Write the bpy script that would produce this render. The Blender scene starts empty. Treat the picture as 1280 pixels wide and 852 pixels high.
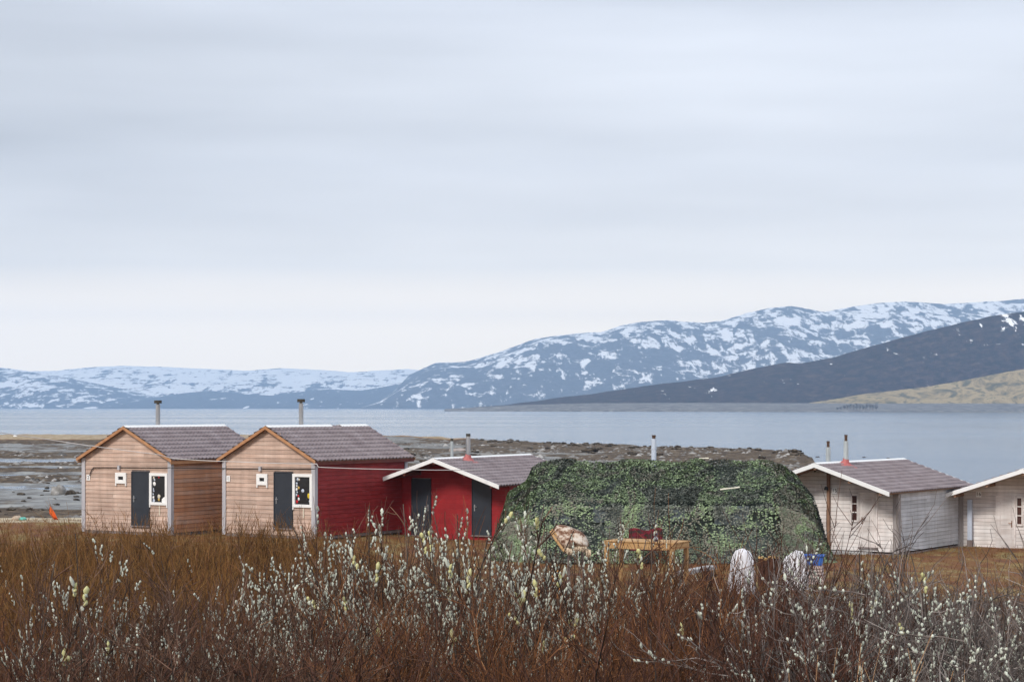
import bpy, math, random
import numpy as np
from mathutils import Vector, Matrix
R = math.radians
random.seed(7)
rng = np.random.default_rng(11)
SC = bpy.context.scene
COL = SC.collection
F = 2450.0; CX = 640.0; HY = 508.5; EYE = 6.0          # photo focal length (px), principal column, horizon row, eye height over the sea

# ------------------------------------------------------------------ camera
cam = bpy.data.cameras.new('camera'); camo = bpy.data.objects.new('camera', cam); COL.objects.link(camo)
camo.location = (0, 0, EYE); camo.rotation_euler = (R(90), 0, 0)
cam.sensor_width = 36; cam.lens = 36 * F / 1280; cam.shift_y = (HY - 426) / 1280
cam.clip_start = 0.1; cam.clip_end = 80000
SC.camera = camo

# ------------------------------------------------------------------ sky and sun
SUN_EL, SUN_AZ = 38.0, 215.0                             # degrees; azimuth clockwise from the view direction (+Y): behind left
w = bpy.data.worlds.new('World'); SC.world = w; w.use_nodes = True
nt = w.node_tree; nt.nodes.clear()
def N(nt, t, **k):
    n = nt.nodes.new(t)
    for a, b in k.items(): setattr(n, a, b)
    return n
out = N(nt, 'ShaderNodeOutputWorld'); mix = N(nt, 'ShaderNodeMixShader')
bg1 = N(nt, 'ShaderNodeBackground'); bg2 = N(nt, 'ShaderNodeBackground')
sky = N(nt, 'ShaderNodeTexSky', sky_type='NISHITA'); sky.sun_disc = False
sky.sun_elevation = R(SUN_EL); sky.sun_rotation = R(SUN_AZ)
nt.links.new(sky.outputs[0], bg1.inputs[0]); bg1.inputs[1].default_value = 0.08
tc = N(nt, 'ShaderNodeTexCoord'); sep = N(nt, 'ShaderNodeSeparateXYZ')
nt.links.new(tc.outputs['Generated'], sep.inputs[0])
def wnoise(scale, loc, det, rough=0.5):
    mp = N(nt, 'ShaderNodeMapping'); mp.inputs['Scale'].default_value = scale; mp.inputs['Location'].default_value = loc
    nz = N(nt, 'ShaderNodeTexNoise'); nz.inputs['Scale'].default_value = 1; nz.inputs['Detail'].default_value = det; nz.inputs['Roughness'].default_value = rough
    nt.links.new(tc.outputs['Generated'], mp.inputs[0]); nt.links.new(mp.outputs[0], nz.inputs['Vector']); return nz.outputs['Fac']
n1 = wnoise((2.4, 1.0, 17), (1.3, 0, 4.1), 4, .45); n2 = wnoise((7, 2, 75), (5.2, 0, 1.7), 5, .55); n3 = wnoise((1.6, 1, 5), (0.4, 0, 2), 2)
def M(nt, op, a, b, c=None):
    m = N(nt, 'ShaderNodeMath', operation=op)
    for i, v in enumerate((a, b, c)):
        if v is None: continue
        if isinstance(v, (int, float)): m.inputs[i].default_value = v
        else: nt.links.new(v, m.inputs[i])
    return m.outputs[0]
# warp the elevation a little so the base of the cloud deck is not a ruled line
zz = M(nt, 'ADD', sep.outputs[2], M(nt, 'MULTIPLY', M(nt, 'SUBTRACT', n3, .5), .010))
ramp = N(nt, 'ShaderNodeValToRGB'); cr = ramp.color_ramp
def stops(cr, L):
    while len(cr.elements) > 1: cr.elements.remove(cr.elements[-1])
    cr.elements[0].position = L[0][0]; cr.elements[0].color = (*L[0][1], 1)
    for p, c in L[1:]:
        e = cr.elements.new(p); e.color = (*c, 1)
# colour of the overcast by elevation: pale glow at the horizon under the cloud deck, greyer deck above (values lie outside the haze, which takes part of it)
HZ_D, HZ_FAR, HZ_TOP = 1.3e-4, 10200., 480.
HZ_J = np.array((.28, .385, .53)); EXPO = 2 ** .45
def sky_at(e, c):
    T = math.exp(-HZ_D * min(HZ_FAR, HZ_TOP / max(e, 1e-4))); return tuple(np.clip((np.array(c) / EXPO - (1 - T) * HZ_J) / T, 0, 4))
stops(cr, [(e, sky_at(e, c)) for e, c in ((0, (.925, .92, .92)), (.022, (.93, .925, .925)), (.040, (.935, .93, .93)), (.056, (.915, .915, .925)), (.070, (.79, .83, .89)), (.095, (.755, .80, .875)),
           (.12, (.735, .785, .87)), (.17, (.74, .79, .875)), (.24, (.66, .72, .83)), (.5, (.72, .78, .88)), (1, (.80, .85, .92)))])
nt.links.new(zz, ramp.inputs[0])
band = M(nt, 'ADD', M(nt, 'MULTIPLY', M(nt, 'SUBTRACT', n1, .5), .95), M(nt, 'MULTIPLY', M(nt, 'SUBTRACT', n2, .5), .07))
lift = M(nt, 'MULTIPLY', sep.outputs[0], .32)            # brighter to the right
bandm = N(nt, 'ShaderNodeMapRange'); nt.links.new(sep.outputs[2], bandm.inputs[0])
bandm.inputs[1].default_value = .045; bandm.inputs[2].default_value = .085; bandm.inputs[3].default_value = .08; bandm.inputs[4].default_value = 1.0
fac = M(nt, 'ADD', 1.0, M(nt, 'MULTIPLY', M(nt, 'ADD', band, lift), bandm.outputs[0]))
vm = N(nt, 'ShaderNodeVectorMath', operation='SCALE'); nt.links.new(ramp.outputs[0], vm.inputs[0]); nt.links.new(fac, vm.inputs['Scale'])
nt.links.new(vm.outputs[0], bg2.inputs[0]); bg2.inputs[1].default_value = 1.0
mix.inputs[0].default_value = .93
nt.links.new(bg1.outputs[0], mix.inputs[1]); nt.links.new(bg2.outputs[0], mix.inputs[2]); nt.links.new(mix.outputs[0], out.inputs[0])
sl = bpy.data.lights.new('sun', 'SUN'); so = bpy.data.objects.new('sun', sl); COL.objects.link(so)
sl.energy = 2.0; sl.angle = R(14); sl.color = (1, .93, .84)
az, el = R(SUN_AZ), R(SUN_EL)
sd = Vector((math.sin(az) * math.cos(el), math.cos(az) * math.cos(el), math.sin(el)))
so.rotation_euler = (-sd).to_track_quat('-Z', 'Y').to_euler()
vs = SC.view_settings; vs.view_transform = 'Standard'; vs.look = 'None'; vs.exposure = 0.45; vs.gamma = 1; vs.use_curve_mapping = False
SC.render.engine = 'CYCLES'; SC.cycles.use_denoising = True; SC.cycles.max_bounces = 6; SC.cycles.volume_bounces = 2
SC.cycles.transparent_max_bounces = 8; SC.cycles.sample_clamp_indirect = 4

# ------------------------------------------------------------------ helpers
def tag(o, label=None, cat=None, group=None, kind=None):
    if label: o['label'] = label
    if cat: o['category'] = cat
    if group: o['group'] = group
    if kind: o['kind'] = kind
    return o
def empty(name, loc, rz=0.0):
    o = bpy.data.objects.new(name, None); COL.objects.link(o); o.location = loc; o.rotation_euler = (0, 0, rz)
    o.empty_display_size = .2
    return o
def link(name, me, mats, parent=None, smooth=False):
    for m in (mats if isinstance(mats, (list, tuple)) else [mats]): me.materials.append(m)
    if smooth: me.polygons.foreach_set('use_smooth', [True] * len(me.polygons))
    o = bpy.data.objects.new(name, me); COL.objects.link(o)
    if parent is not None: o.parent = parent
    return o
def mesh_np(V, Q):
    """V (n,3), Q (m,k) faces all with k corners"""
    me = bpy.data.meshes.new('m'); V = np.asarray(V, np.float32); Q = np.asarray(Q, np.int32)
    k = Q.shape[1]
    me.vertices.add(len(V)); me.vertices.foreach_set('co', V.ravel())
    me.loops.add(Q.size); me.loops.foreach_set('vertex_index', Q.ravel())
    me.polygons.add(len(Q)); me.polygons.foreach_set('loop_start', np.arange(0, Q.size, k, dtype=np.int32))
    me.polygons.foreach_set('loop_total', np.full(len(Q), k, np.int32))
    me.update(calc_edges=True); me.validate()
    return me
class MB:
    def __init__(s): s.v = []; s.f = []
    def add(s, vs, fs):
        b = len(s.v); s.v += [tuple(v) for v in vs]; s.f += [tuple(b + i for i in f) for f in fs]; return s
    def hexa(s, p):   # p: 8 points, bottom 0-3 ccw, top 4-7
        return s.add(p, [(3, 2, 1, 0), (4, 5, 6, 7), (0, 1, 5, 4), (1, 2, 6, 5), (2, 3, 7, 6), (3, 0, 4, 7)])
    def box(s, x0, x1, y0, y1, z0, z1):
        return s.hexa([(x0, y0, z0), (x1, y0, z0), (x1, y1, z0), (x0, y1, z0), (x0, y0, z1), (x1, y0, z1), (x1, y1, z1), (x0, y1, z1)])
    def tube(s, pts, r, n=8, cap=True):
        pts = [Vector(p) for p in pts]; rr = r if isinstance(r, (list, tuple)) else [r] * len(pts)
        rings = []
        for i, p in enumerate(pts):
            d = (pts[min(i + 1, len(pts) - 1)] - pts[max(i - 1, 0)]).normalized()
            a = d.cross(Vector((0, 0, 1)));
            if a.length < .1: a = d.cross(Vector((1, 0, 0)))
            a.normalize(); b = a.cross(d)
            rings.append([p + (a * math.cos(t) + b * math.sin(t)) * rr[i] for t in [2 * math.pi * k / n for k in range(n)]])
        vs = [q for r_ in rings for q in r_]; fs = []
        for i in range(len(pts) - 1):
            for k in range(n): fs.append((i * n + k, i * n + (k + 1) % n, (i + 1) * n + (k + 1) % n, (i + 1) * n + k))
        if cap: fs.append(tuple(range(n - 1, -1, -1))); fs.append(tuple((len(pts) - 1) * n + k for k in range(n)))
        return s.add(vs, fs)
    def build(s, name, mats, parent=None, smooth=False, bevel=0):
        me = bpy.data.meshes.new(name); me.from_pydata(s.v, [], s.f); me.update()
        o = link(name, me, mats, parent, smooth)
        if bevel:
            b = o.modifiers.new('bevel', 'BEVEL'); b.width = bevel; b.segments = 2; b.limit_method = 'ANGLE'
        return o
def copy_tree(o, parent=None):
    c = o.copy(); COL.objects.link(c)
    if parent is not None: c.parent = parent
    for ch in KIDS.get(o, [k for k in o.children]): copy_tree(ch, c)
    return c
KIDS = {}
def at(px, py, Y):      # photo pixel + distance -> world point
    return Vector(((px - CX) / F * Y, Y, EYE - (py - HY) / F * Y))

# smooth value noise
_perm = np.random.default_rng(3).random((256, 256))
def vnoise(x, y, seed=0):
    x = np.asarray(x, float) + seed * 17.13; y = np.asarray(y, float) + seed * 9.71
    xi = np.floor(x).astype(int); yi = np.floor(y).astype(int); fx = x - xi; fy = y - yi
    fx = fx * fx * (3 - 2 * fx); fy = fy * fy * (3 - 2 * fy)
    g = lambda a, b: _perm[a % 256, b % 256]
    return (g(xi, yi) * (1 - fx) + g(xi + 1, yi) * fx) * (1 - fy) + (g(xi, yi + 1) * (1 - fx) + g(xi + 1, yi + 1) * fx) * fy
def fbm(x, y, o=4, seed=0, gain=.5):
    s = 0; a = 1; t = 0
    for i in range(o): s = s + a * vnoise(x * 2 ** i, y * 2 ** i, seed + i * 3); t += a; a *= gain
    return s / t - .5
def sstep(a, b, x): t = np.clip((x - a) / (b - a), 0, 1); return t * t * (3 - 2 * t)

# ------------------------------------------------------------------ materials
def lin(r, g, b): return tuple((c / 255 / 12.92 if c / 255 <= .04045 else ((c / 255 + .055) / 1.055) ** 2.4) for c in (r, g, b))
def mat(name, cols, scale=(4, 4, 4), detail=6, rough=.8, bump=0, bscale=None, island=0, spec=.3, metal=0, pos=None, subsurf=0, nrough=.6, grime=0):
    """noise-driven colours; cols = list of linear rgb; scale per axis in object space; island = brightness change per separate piece"""
    m = bpy.data.materials.new(name); m.use_nodes = True; t = m.node_tree; b = t.nodes['Principled BSDF']
    b.inputs['Roughness'].default_value = rough; b.inputs['Metallic'].default_value = metal
    b.inputs['Specular IOR Level'].default_value = spec
    tc = N(t, 'ShaderNodeTexCoord'); mp = N(t, 'ShaderNodeMapping'); mp.inputs['Scale'].default_value = scale
    t.links.new(tc.outputs['Object'], mp.inputs[0]); vec = mp.outputs[0]
    if island:
        g = N(t, 'ShaderNodeNewGeometry'); av = N(t, 'ShaderNodeVectorMath', operation='ADD'); sc_ = N(t, 'ShaderNodeVectorMath', operation='SCALE')
        cb = N(t, 'ShaderNodeCombineXYZ')
        for i in range(3): t.links.new(g.outputs['Random Per Island'], cb.inputs[i])
        t.links.new(cb.outputs[0], sc_.inputs[0]); sc_.inputs['Scale'].default_value = 37
        t.links.new(vec, av.inputs[0]); t.links.new(sc_.outputs[0], av.inputs[1]); vec = av.outputs[0]
    nz = N(t, 'ShaderNodeTexNoise'); nz.inputs['Scale'].default_value = 1; nz.inputs['Detail'].default_value = detail; nz.inputs['Roughness'].default_value = nrough
    t.links.new(vec, nz.inputs['Vector'])
    rp = N(t, 'ShaderNodeValToRGB'); n = len(cols)
    pos = pos or ([.5] if n == 1 else [.3 + .4 * i / (n - 1) for i in range(n)])
    stops(rp.color_ramp, list(zip(pos, cols))); t.links.new(nz.outputs['Fac'], rp.inputs[0]); c = rp.outputs[0]
    if island:
        mr = N(t, 'ShaderNodeMapRange'); t.links.new(g.outputs['Random Per Island'], mr.inputs[0])
        mr.inputs[3].default_value = 1 - island; mr.inputs[4].default_value = 1 + island
        sv = N(t, 'ShaderNodeVectorMath', operation='SCALE'); t.links.new(c, sv.inputs[0]); t.links.new(mr.outputs[0], sv.inputs['Scale']); c = sv.outputs[0]
        if grime:      # broad weathering that runs across the boards, and vertical drip marks
            for gs, ga in (((.9, .9, .7), grime), ((5, 5, .6), grime * .6)):
                mg = N(t, 'ShaderNodeMapping'); mg.inputs['Scale'].default_value = gs; ng = N(t, 'ShaderNodeTexNoise'); ng.inputs['Scale'].default_value = 1; ng.inputs['Detail'].default_value = 5; t.links.new(tc.outputs['Object'], mg.inputs[0]); t.links.new(mg.outputs[0], ng.inputs['Vector'])
                rg = N(t, 'ShaderNodeMapRange'); t.links.new(ng.outputs['Fac'], rg.inputs[0]); rg.inputs[1].default_value = .3; rg.inputs[2].default_value = .7; rg.inputs[3].default_value = 1 - ga; rg.inputs[4].default_value = 1 + ga
                sg = N(t, 'ShaderNodeVectorMath', operation='SCALE'); t.links.new(c, sg.inputs[0]); t.links.new(rg.outputs[0], sg.inputs['Scale']); c = sg.outputs[0]
    t.links.new(c, b.inputs['Base Color'])
    if bump:
        bm = N(t, 'ShaderNodeBump'); bm.inputs['Strength'].default_value = 1; bm.inputs['Distance'].default_value = bump
        nb = N(t, 'ShaderNodeTexNoise'); nb.inputs['Scale'].default_value = 1; nb.inputs['Detail'].default_value = 5
        m2 = N(t, 'ShaderNodeMapping'); m2.inputs['Scale'].default_value = bscale or tuple(s * 2 for s in scale)
        t.links.new(tc.outputs['Object'], m2.inputs[0]); t.links.new(m2.outputs[0], nb.inputs['Vector'])
        t.links.new(nb.outputs['Fac'], bm.inputs['Height']); t.links.new(bm.outputs[0], b.inputs['Normal'])
    if subsurf:
        b.inputs['Subsurface Weight'].default_value = subsurf; b.inputs['Subsurface Scale'].default_value = .02
    return m
X = {}
X['wood_pink'] = mat('wood_pink', [(.40, .275, .22), (.50, .365, .30), (.56, .44, .375)], (.9, 3, 9), island=.12, grime=.16, rough=.85, bump=.002)
X['wood_amber'] = mat('wood_amber', [(.45, .20, .10), (.52, .28, .17), (.48, .35, .29)], (1.2, .35, .6), island=.10, grime=.16, rough=.8, bump=.002)
X['barge'] = mat('barge', [(.36, .17, .08), (.50, .28, .15)], (3, 3, 8), rough=.7)
X['red_paint'] = mat('red_paint', [(.20, .012, .012), (.26, .018, .019), (.31, .035, .034)], (2, 2, 9), island=.08, grime=.16, rough=.6, bump=.001)
X['red_smooth'] = mat('red_smooth', [(.24, .010, .014), (.31, .018, .022)], (3, 3, 1), island=.06, grime=.16, rough=.6)
X['soffit_red'] = mat('soffit_red', [(.10, .03, .025), (.17, .05, .04)], (3, 3, 3), rough=.8)
X['soffit'] = mat('soffit', [(.20, .11, .07), (.30, .18, .12)], (3, 3, 3), rough=.8)
X['pale_wood'] = mat('pale_wood', [(.57, .51, .49), (.70, .66, .65), (.79, .77, .77)], (.9, 3, 5), island=.08, grime=.16, rough=.85, bump=.002)
X['grey_wood'] = mat('grey_wood', [(.40, .40, .42), (.52, .53, .56), (.60, .61, .65)], (3, .5, 5), island=.13, grime=.16, rough=.85, bump=.003)
X['post_wood'] = mat('post_wood', [(.16, .12, .11), (.28, .25, .25)], (8, 8, 1), rough=.9)
X['pale_post'] = mat('pale_post', [(.24, .215, .21), (.38, .355, .355)], (8, 8, 1), rough=.9)
X['trim_grey'] = mat('trim_grey', [(.38, .38, .42), (.52, .52, .56)], (3, 3, .8), rough=.6)
X['white'] = mat('white', [(.78, .79, .80), (.86, .87, .88)], (3, 3, 3), rough=.5)
X['door_dark'] = mat('door_dark', [(.020, .026, .038), (.030, .037, .05)], (2, 2, 2), rough=.45, spec=.4)
X['steel'] = mat('steel', [(.30, .31, .33), (.48, .49, .52)], (6, 6, 1.2), rough=.42, metal=.6, spec=.5)
X['flue'] = mat('flue', [(.34, .38, .40), (.52, .57, .59)], (9, 9, 2), rough=.55, metal=.15)
X['rust'] = mat('rust', [(.05, .028, .02), (.12, .07, .045)], (20, 20, 20), rough=.85)
X['soot'] = mat('soot', [(.04, .035, .03), (.08, .07, .055)], (15, 15, 15), rough=.8)
X['flash_red'] = mat('flash_red', [(.38, .08, .08), (.52, .20, .19)], (9, 9, 9), rough=.6, bump=.01)
X['tile'] = mat('tile', [(.15, .115, .125), (.21, .17, .18), (.26, .22, .235)], (2, 2, 2), rough=.42, spec=.5)
X['glass'] = mat('glass', [(.012, .014, .018), (.02, .022, .026)], (2, 2, 2), rough=.12, spec=.5)
X['brown_glass'] = mat('brown_glass', [(.05, .022, .018), (.08, .035, .03)], (4, 4, 4), rough=.25, spec=.5)
X['concrete'] = mat('concrete', [(.36, .36, .37), (.56, .56, .56)], (1.5, 1.5, 6), rough=.9)
X['black'] = mat('black', [(.012, .012, .013)], rough=.6)
X['cable_white'] = mat('cable_white', [(.62, .60, .60)], rough=.6)
X['yellow_wood'] = mat('yellow_wood', [(.42, .23, .09), (.54, .35, .17)], (3, 3, 14), island=.1, rough=.7)
X['brass'] = mat('brass', [(.22, .10, .05)], rough=.4, metal=.5)
for n_, c_ in dict(cream=(.7, .66, .55), yellow=(.75, .55, .03), redthing=(.5, .02, .03), paleblue=(.55, .62, .75), ochre=(.60, .42, .12)).items():
    X[n_] = mat(n_, [c_, tuple(v * .8 for v in c_)], (20, 20, 20), rough=.7)

# ------------------------------------------------------------------ ground
PY = np.array([-60, 0, 5, 8, 11, 14, 17, 26, 36, 44, 56, 68, 80, 86, 92, 100, 108, 114, 126, 147, 151, 162, 165, 171, 173, 186, 188, 197, 199, 207, 210, 227, 230, 246, 249, 305, 312, 322, 350, 362, 376, 420, 560])
PZ = np.array([4.6, 4.4, 4.05, 3.75, 3.4, 3.1, 2.8, 2.05, 1.65, 1.48, 1.33, 1.22, 1.22, 1.15, .70, .36, .26, .12, .05, .04, .26, .28, -.10, -.10, .24, .26, -.08, -.1, .22, .2, -.15, -.15, .28, .28, .12, .10, .55, .95, 1.05, .7, -.3, -1.5, -3])
SH = np.array([(-2500, 420), (-400, 400), (0, 378), (400, 374), (500, 366), (545, 342), (600, 312), (660, 292), (760, 272), (860, 256), (960, 240), (1000, 224), (1016, 205), (1040, 125), (1100, 110), (1400, 104), (4000, 104)])
def ground(x, y):
    x = np.asarray(x, float); y = np.asarray(y, float)
    yw = np.where(y > 84, y + fbm(x / 34, y / 20, 3, 5) * 16 * sstep(84, 130, y), y)
    z = np.interp(yw, PY, PZ)
    px = CX + F * x / np.maximum(y, 1)
    right = sstep(390, 470, px) * sstep(100, 130, y)          # the stony foreshore to the right of the flats
    zr = .42 + fbm(x / 6, y / 9, 4, 9) * .5
    z = z * (1 - right) + zr * right
    shore = np.interp(px, SH[:, 0], SH[:, 1]) + fbm(x / 9, y / 9, 3, 2) * 12
    z = z + right * .35 * sstep(26, 4, shore - y) * (y > 150)
    z = z - sstep(-2, 26, y - shore) * 2.4 * (y > 95)
    z = z - .30 * sstep(-9, 4, x) * sstep(40, 66, y) * sstep(110, 90, y)
    z = z + fbm(x / 2.2, y / 2.2, 4, 1) * (.16 * sstep(3, 10, y) + .12 * sstep(84, 110, y) * sstep(-.5, .4, z))
    z = z + fbm(x / 5., y / 2.5, 3, 31) * .10 * sstep(100, 120, y)
    return z
def build_ground():
    ys = np.concatenate([np.linspace(-60, 0, 12)[:-1], np.linspace(0, 90, 240)[:-1], np.linspace(90, 240, 330)[:-1], np.linspace(240, 430, 150)[:-1], np.linspace(430, 560, 12)])
    aa = np.concatenate([np.linspace(-.9, -.33, 30)[:-1], np.linspace(-.33, .33, 420), np.linspace(.33, .9, 30)[1:]])
    A, Yg = np.meshgrid(aa, ys); Xg = A * (np.abs(Yg) * 1.0 + 25)
    Z = ground(Xg, Yg); V = np.stack([Xg, Yg, Z], -1).reshape(-1, 3); n, m = Xg.shape
    i = np.arange(n * m).reshape(n, m)
    Q = np.stack([i[:-1, :-1], i[:-1, 1:], i[1:, 1:], i[1:, :-1]], -1).reshape(-1, 4)
    me = mesh_np(V, Q)
    px = CX + F * Xg / np.maximum(Yg, 1)
    land = 1 - sstep(87, 93, Yg + fbm(Xg / 5, Yg / 3, 3, 4) * 8)
    spit = sstep(312, 320, Yg) * sstep(.5, .8, Z); land = np.maximum(land, spit)
    sand = sstep(80, 83, Yg) * (1 - sstep(88, 92, Yg)) * sstep(300, 200, px); sand = np.maximum(sand, spit * .55)
    weed = sstep(.09, .20, Z + fbm(Xg / 5, Yg / 7, 4, 8) * .34) * (1 - .5 * sstep(110, 116, Yg) * sstep(150, 144, Yg))
    stone = sstep(400, 480, px) * sstep(-.05, .1, fbm(Xg / 7, Yg / 12, 4, 12) + .14 * sstep(45, 110, np.interp(px, SH[:, 0], SH[:, 1]) - Yg))
    weed = np.maximum(weed * (1 - stone * .6), .75 * sstep(480, 600, px) * sstep(90, 20, np.interp(px, SH[:, 0], SH[:, 1]) - Yg))
    for nm, arr in (('land', land), ('sand', sand), ('weed', weed), ('litter', 1 - sstep(44, 52, Yg + fbm(Xg / 2, Yg / 2, 3, 44) * 8))):
        a = me.attributes.new(nm, 'FLOAT', 'POINT'); a.data.foreach_set('value', arr.astype(np.float32).ravel())
    m_ = bpy.data.materials.new('ground'); m_.use_nodes = True; t = m_.node_tree; b = t.nodes['Principled BSDF']
    tc = N(t, 'ShaderNodeTexCoord')
    def nz(scale, det=8, rg=.6):
        mp = N(t, 'ShaderNodeMapping'); mp.inputs['Scale'].default_value = scale; t.links.new(tc.outputs['Object'], mp.inputs[0])
        z_ = N(t, 'ShaderNodeTexNoise'); z_.inputs['Scale'].default_value = 1; z_.inputs['Detail'].default_value = det; z_.inputs['Roughness'].default_value = rg
        t.links.new(mp.outputs[0], z_.inputs['Vector']); return z_.outputs['Fac']
    def rampc(f, L):
        r = N(t, 'ShaderNodeValToRGB'); stops(r.color_ramp, L); t.links.new(f, r.inputs[0]); return r.outputs[0]
    def mx(f, a, b_):
        m = N(t, 'ShaderNodeMix', data_type='RGBA'); t.links.new(f, m.inputs[0]); t.links.new(a, m.inputs[6]); t.links.new(b_, m.inputs[7]); return m.outputs[2]
    def att(n_, sc_=.5):
        a = N(t, 'ShaderNodeAttribute', attribute_name=n_); q = M(t, 'ADD', a.outputs['Fac'], M(t, 'MULTIPLY', M(t, 'SUBTRACT', nz((.9, .7, 1), 6, .7), .5), sc_))
        r = N(t, 'ShaderNodeMapRange'); t.links.new(q, r.inputs[0]); r.inputs[1].default_value = .35; r.inputs[2].default_value = .65; return r.outputs[0]
    litter_ = N(t, 'ShaderNodeAttribute', attribute_name='litter').outputs['Fac']
    heath = rampc(nz((1.1, .45, 1)), [(.30, (.10, .042, .022)), (.42, (.19, .075, .03)), (.52, (.20, .105, .035)), (.60, (.27, .19, .075)), (.70, (.16, .13, .05))])
    mud = rampc(nz((.35, .25, 1), 10, .75), [(.34, (.10, .095, .09)), (.46, (.20, .20, .20)), (.56, (.29, .30, .30)), (.68, (.38, .37, .35))])
    weedc = rampc(nz((1.2, .8, 1), 8, .8), [(.36, (.022, .016, .012)), (.50, (.085, .056, .034)), (.58, (.15, .11, .065)), (.66, (.30, .27, .23))])
    sandc = rampc(nz((.8, .6, 1), 6, .7), [(.35, (.30, .23, .14)), (.6, (.55, .47, .34))])
    heath = mx(litter_, heath, rampc(nz((3, 3, 1)), [(.35, (.03, .018, .012)), (.65, (.09, .05, .03))])); c = mx(att('weed', .9), mud, weedc); c = mx(att('land', .3), c, heath); c = mx(att('sand', .5), c, sandc)
    t.links.new(c, b.inputs['Base Color']); b.inputs['Roughness'].default_value = .85; b.inputs['Specular IOR Level'].default_value = .3
    bp = N(t, 'ShaderNodeBump'); bp.inputs['Distance'].default_value = .12; t.links.new(nz((2.6, 2.6, 2.6), 8, .7), bp.inputs['Height']); t.links.new(bp.outputs[0], b.inputs['Normal'])
    tag(link('ground', me, m_, smooth=True), kind='structure')
build_ground()

# ------------------------------------------------------------------ sea
def build_sea():
    mb = MB(); S = 60000
    mb.add([(-S, -2000, 0), (S, -2000, 0), (S, S, 0), (-S, S, 0)], [(0, 1, 2, 3)])
    m_ = bpy.data.materials.new('sea_water'); m_.use_nodes = True; t = m_.node_tree; b = t.nodes['Principled BSDF']
    b.inputs['Base Color'].default_value = (.085, .14, .21, 1); b.inputs['Roughness'].default_value = .16; b.inputs['IOR'].default_value = 1.33
    b.inputs['Specular IOR Level'].default_value = .5
    tc = N(t, 'ShaderNodeTexCoord'); mp = N(t, 'ShaderNodeMapping'); mp.inputs['Scale'].default_value = (.5, 1.1, 1)
    nz = N(t, 'ShaderNodeTexNoise'); nz.inputs['Scale'].default_value = 1; nz.inputs['Detail'].default_value = 7; nz.inputs['Roughness'].default_value = .65
    t.links.new(tc.outputs['Object'], mp.inputs[0]); t.links.new(mp.outputs[0], nz.inputs['Vector'])
    # wind lanes: the size of the ripples changes from patch to patch
    m2 = N(t, 'ShaderNodeMapping'); m2.inputs['Scale'].default_value = (.003, .0065, 1); n2 = N(t, 'ShaderNodeTexNoise'); n2.inputs['Scale'].default_value = 1; n2.inputs['Detail'].default_value = 4
    t.links.new(tc.outputs['Object'], m2.inputs[0]); t.links.new(m2.outputs[0], n2.inputs['Vector'])
    mr = N(t, 'ShaderNodeMapRange'); t.links.new(n2.outputs['Fac'], mr.inputs[0]); mr.inputs[1].default_value = .38; mr.inputs[2].default_value = .62; mr.inputs[3].default_value = .05; mr.inputs[4].default_value = .10
    mq = N(t, 'ShaderNodeMapRange'); t.links.new(n2.outputs['Fac'], mq.inputs[0]); mq.inputs[1].default_value = .35; mq.inputs[2].default_value = .65; mq.inputs[3].default_value = .12; mq.inputs[4].default_value = .20; t.links.new(mq.outputs[0], b.inputs['Roughness'])
    bp = N(t, 'ShaderNodeBump'); bp.inputs['Strength'].default_value = 1; t.links.new(mr.outputs[0], bp.inputs['Distance'])
    t.links.new(nz.outputs['Fac'], bp.inputs['Height']); t.links.new(bp.outputs[0], b.inputs['Normal'])
    tag(mb.build('sea', m_), kind='structure')
build_sea()

# ------------------------------------------------------------------ hills and mountains (height fields at their own distance)
def hill(name, sil, D, d0, back, rough, mat_, cols=260, rows=60, shape=1.0, seed=0, x_pad=0):
    """sil: (px, py) skyline seen from the shore, D its distance, d0 distance of the waterline, back: how far the top goes on"""
    sil = np.array(sil, float); px = np.linspace(sil[0, 0] - x_pad, sil[-1, 0] + x_pad, cols)
    top = np.interp(px, sil[:, 0], sil[:, 1]); H = (HY - top) / F * D + EYE
    t = np.concatenate([np.linspace(0, 1, rows), 1 + np.linspace(0, 1, 14)[1:]])
    P, T = np.meshgrid(px, t); Hh = np.meshgrid(H, t)[0]
    d0a = np.interp(P, [q[0] for q in d0], [q[1] for q in d0]) if isinstance(d0, list) else np.full_like(P, d0)
    Y = np.where(T <= 1, d0a + (D - d0a) * T, D + back * (T - 1))
    Xw = (P - CX) / F * D * (.55 + .45 * Y / D)                # nearly parallel columns: a real slab of land, wider than the view cone
    # keep the skyline columns where they were measured, let the front spread
    prof = np.where(T <= 1, np.power(np.clip(T, 0, 1), shape), 1 - .7 * (T - 1) ** 1.5)
    sc_ = max(H.max(), 40)
    nzv = fbm(Xw / (sc_ * 1.7), Y / (sc_ * 1.7), 6, seed, .55)
    rid = -np.abs(fbm(Xw / (sc_ * 1.1), Y / (sc_ * 2.2), 5, seed + 7)) * 1.6 + .2
    env = np.clip(np.sin(np.clip(T, 0, 1.0) * math.pi) + .0, 0, 1) * (T <= 1)
    Z = Hh * prof + Hh * rough * env * (nzv + rid * .7) - 3 * (T <= 0)
    Z = Z + (T > .97) * fbm(Xw / (sc_ * .12), Y * 0 + 1.3, 3, seed + 2) * sc_ * .012
    i = np.arange(P.size).reshape(P.shape)
    Q = np.stack([i[:-1, :-1], i[:-1, 1:], i[1:, 1:], i[1:, :-1]], -1).reshape(-1, 4)
    me = mesh_np(np.stack([Xw, Y, Z], -1).reshape(-1, 3), Q)
    return tag(link(name, me, mat_, smooth=True), kind='structure')
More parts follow.
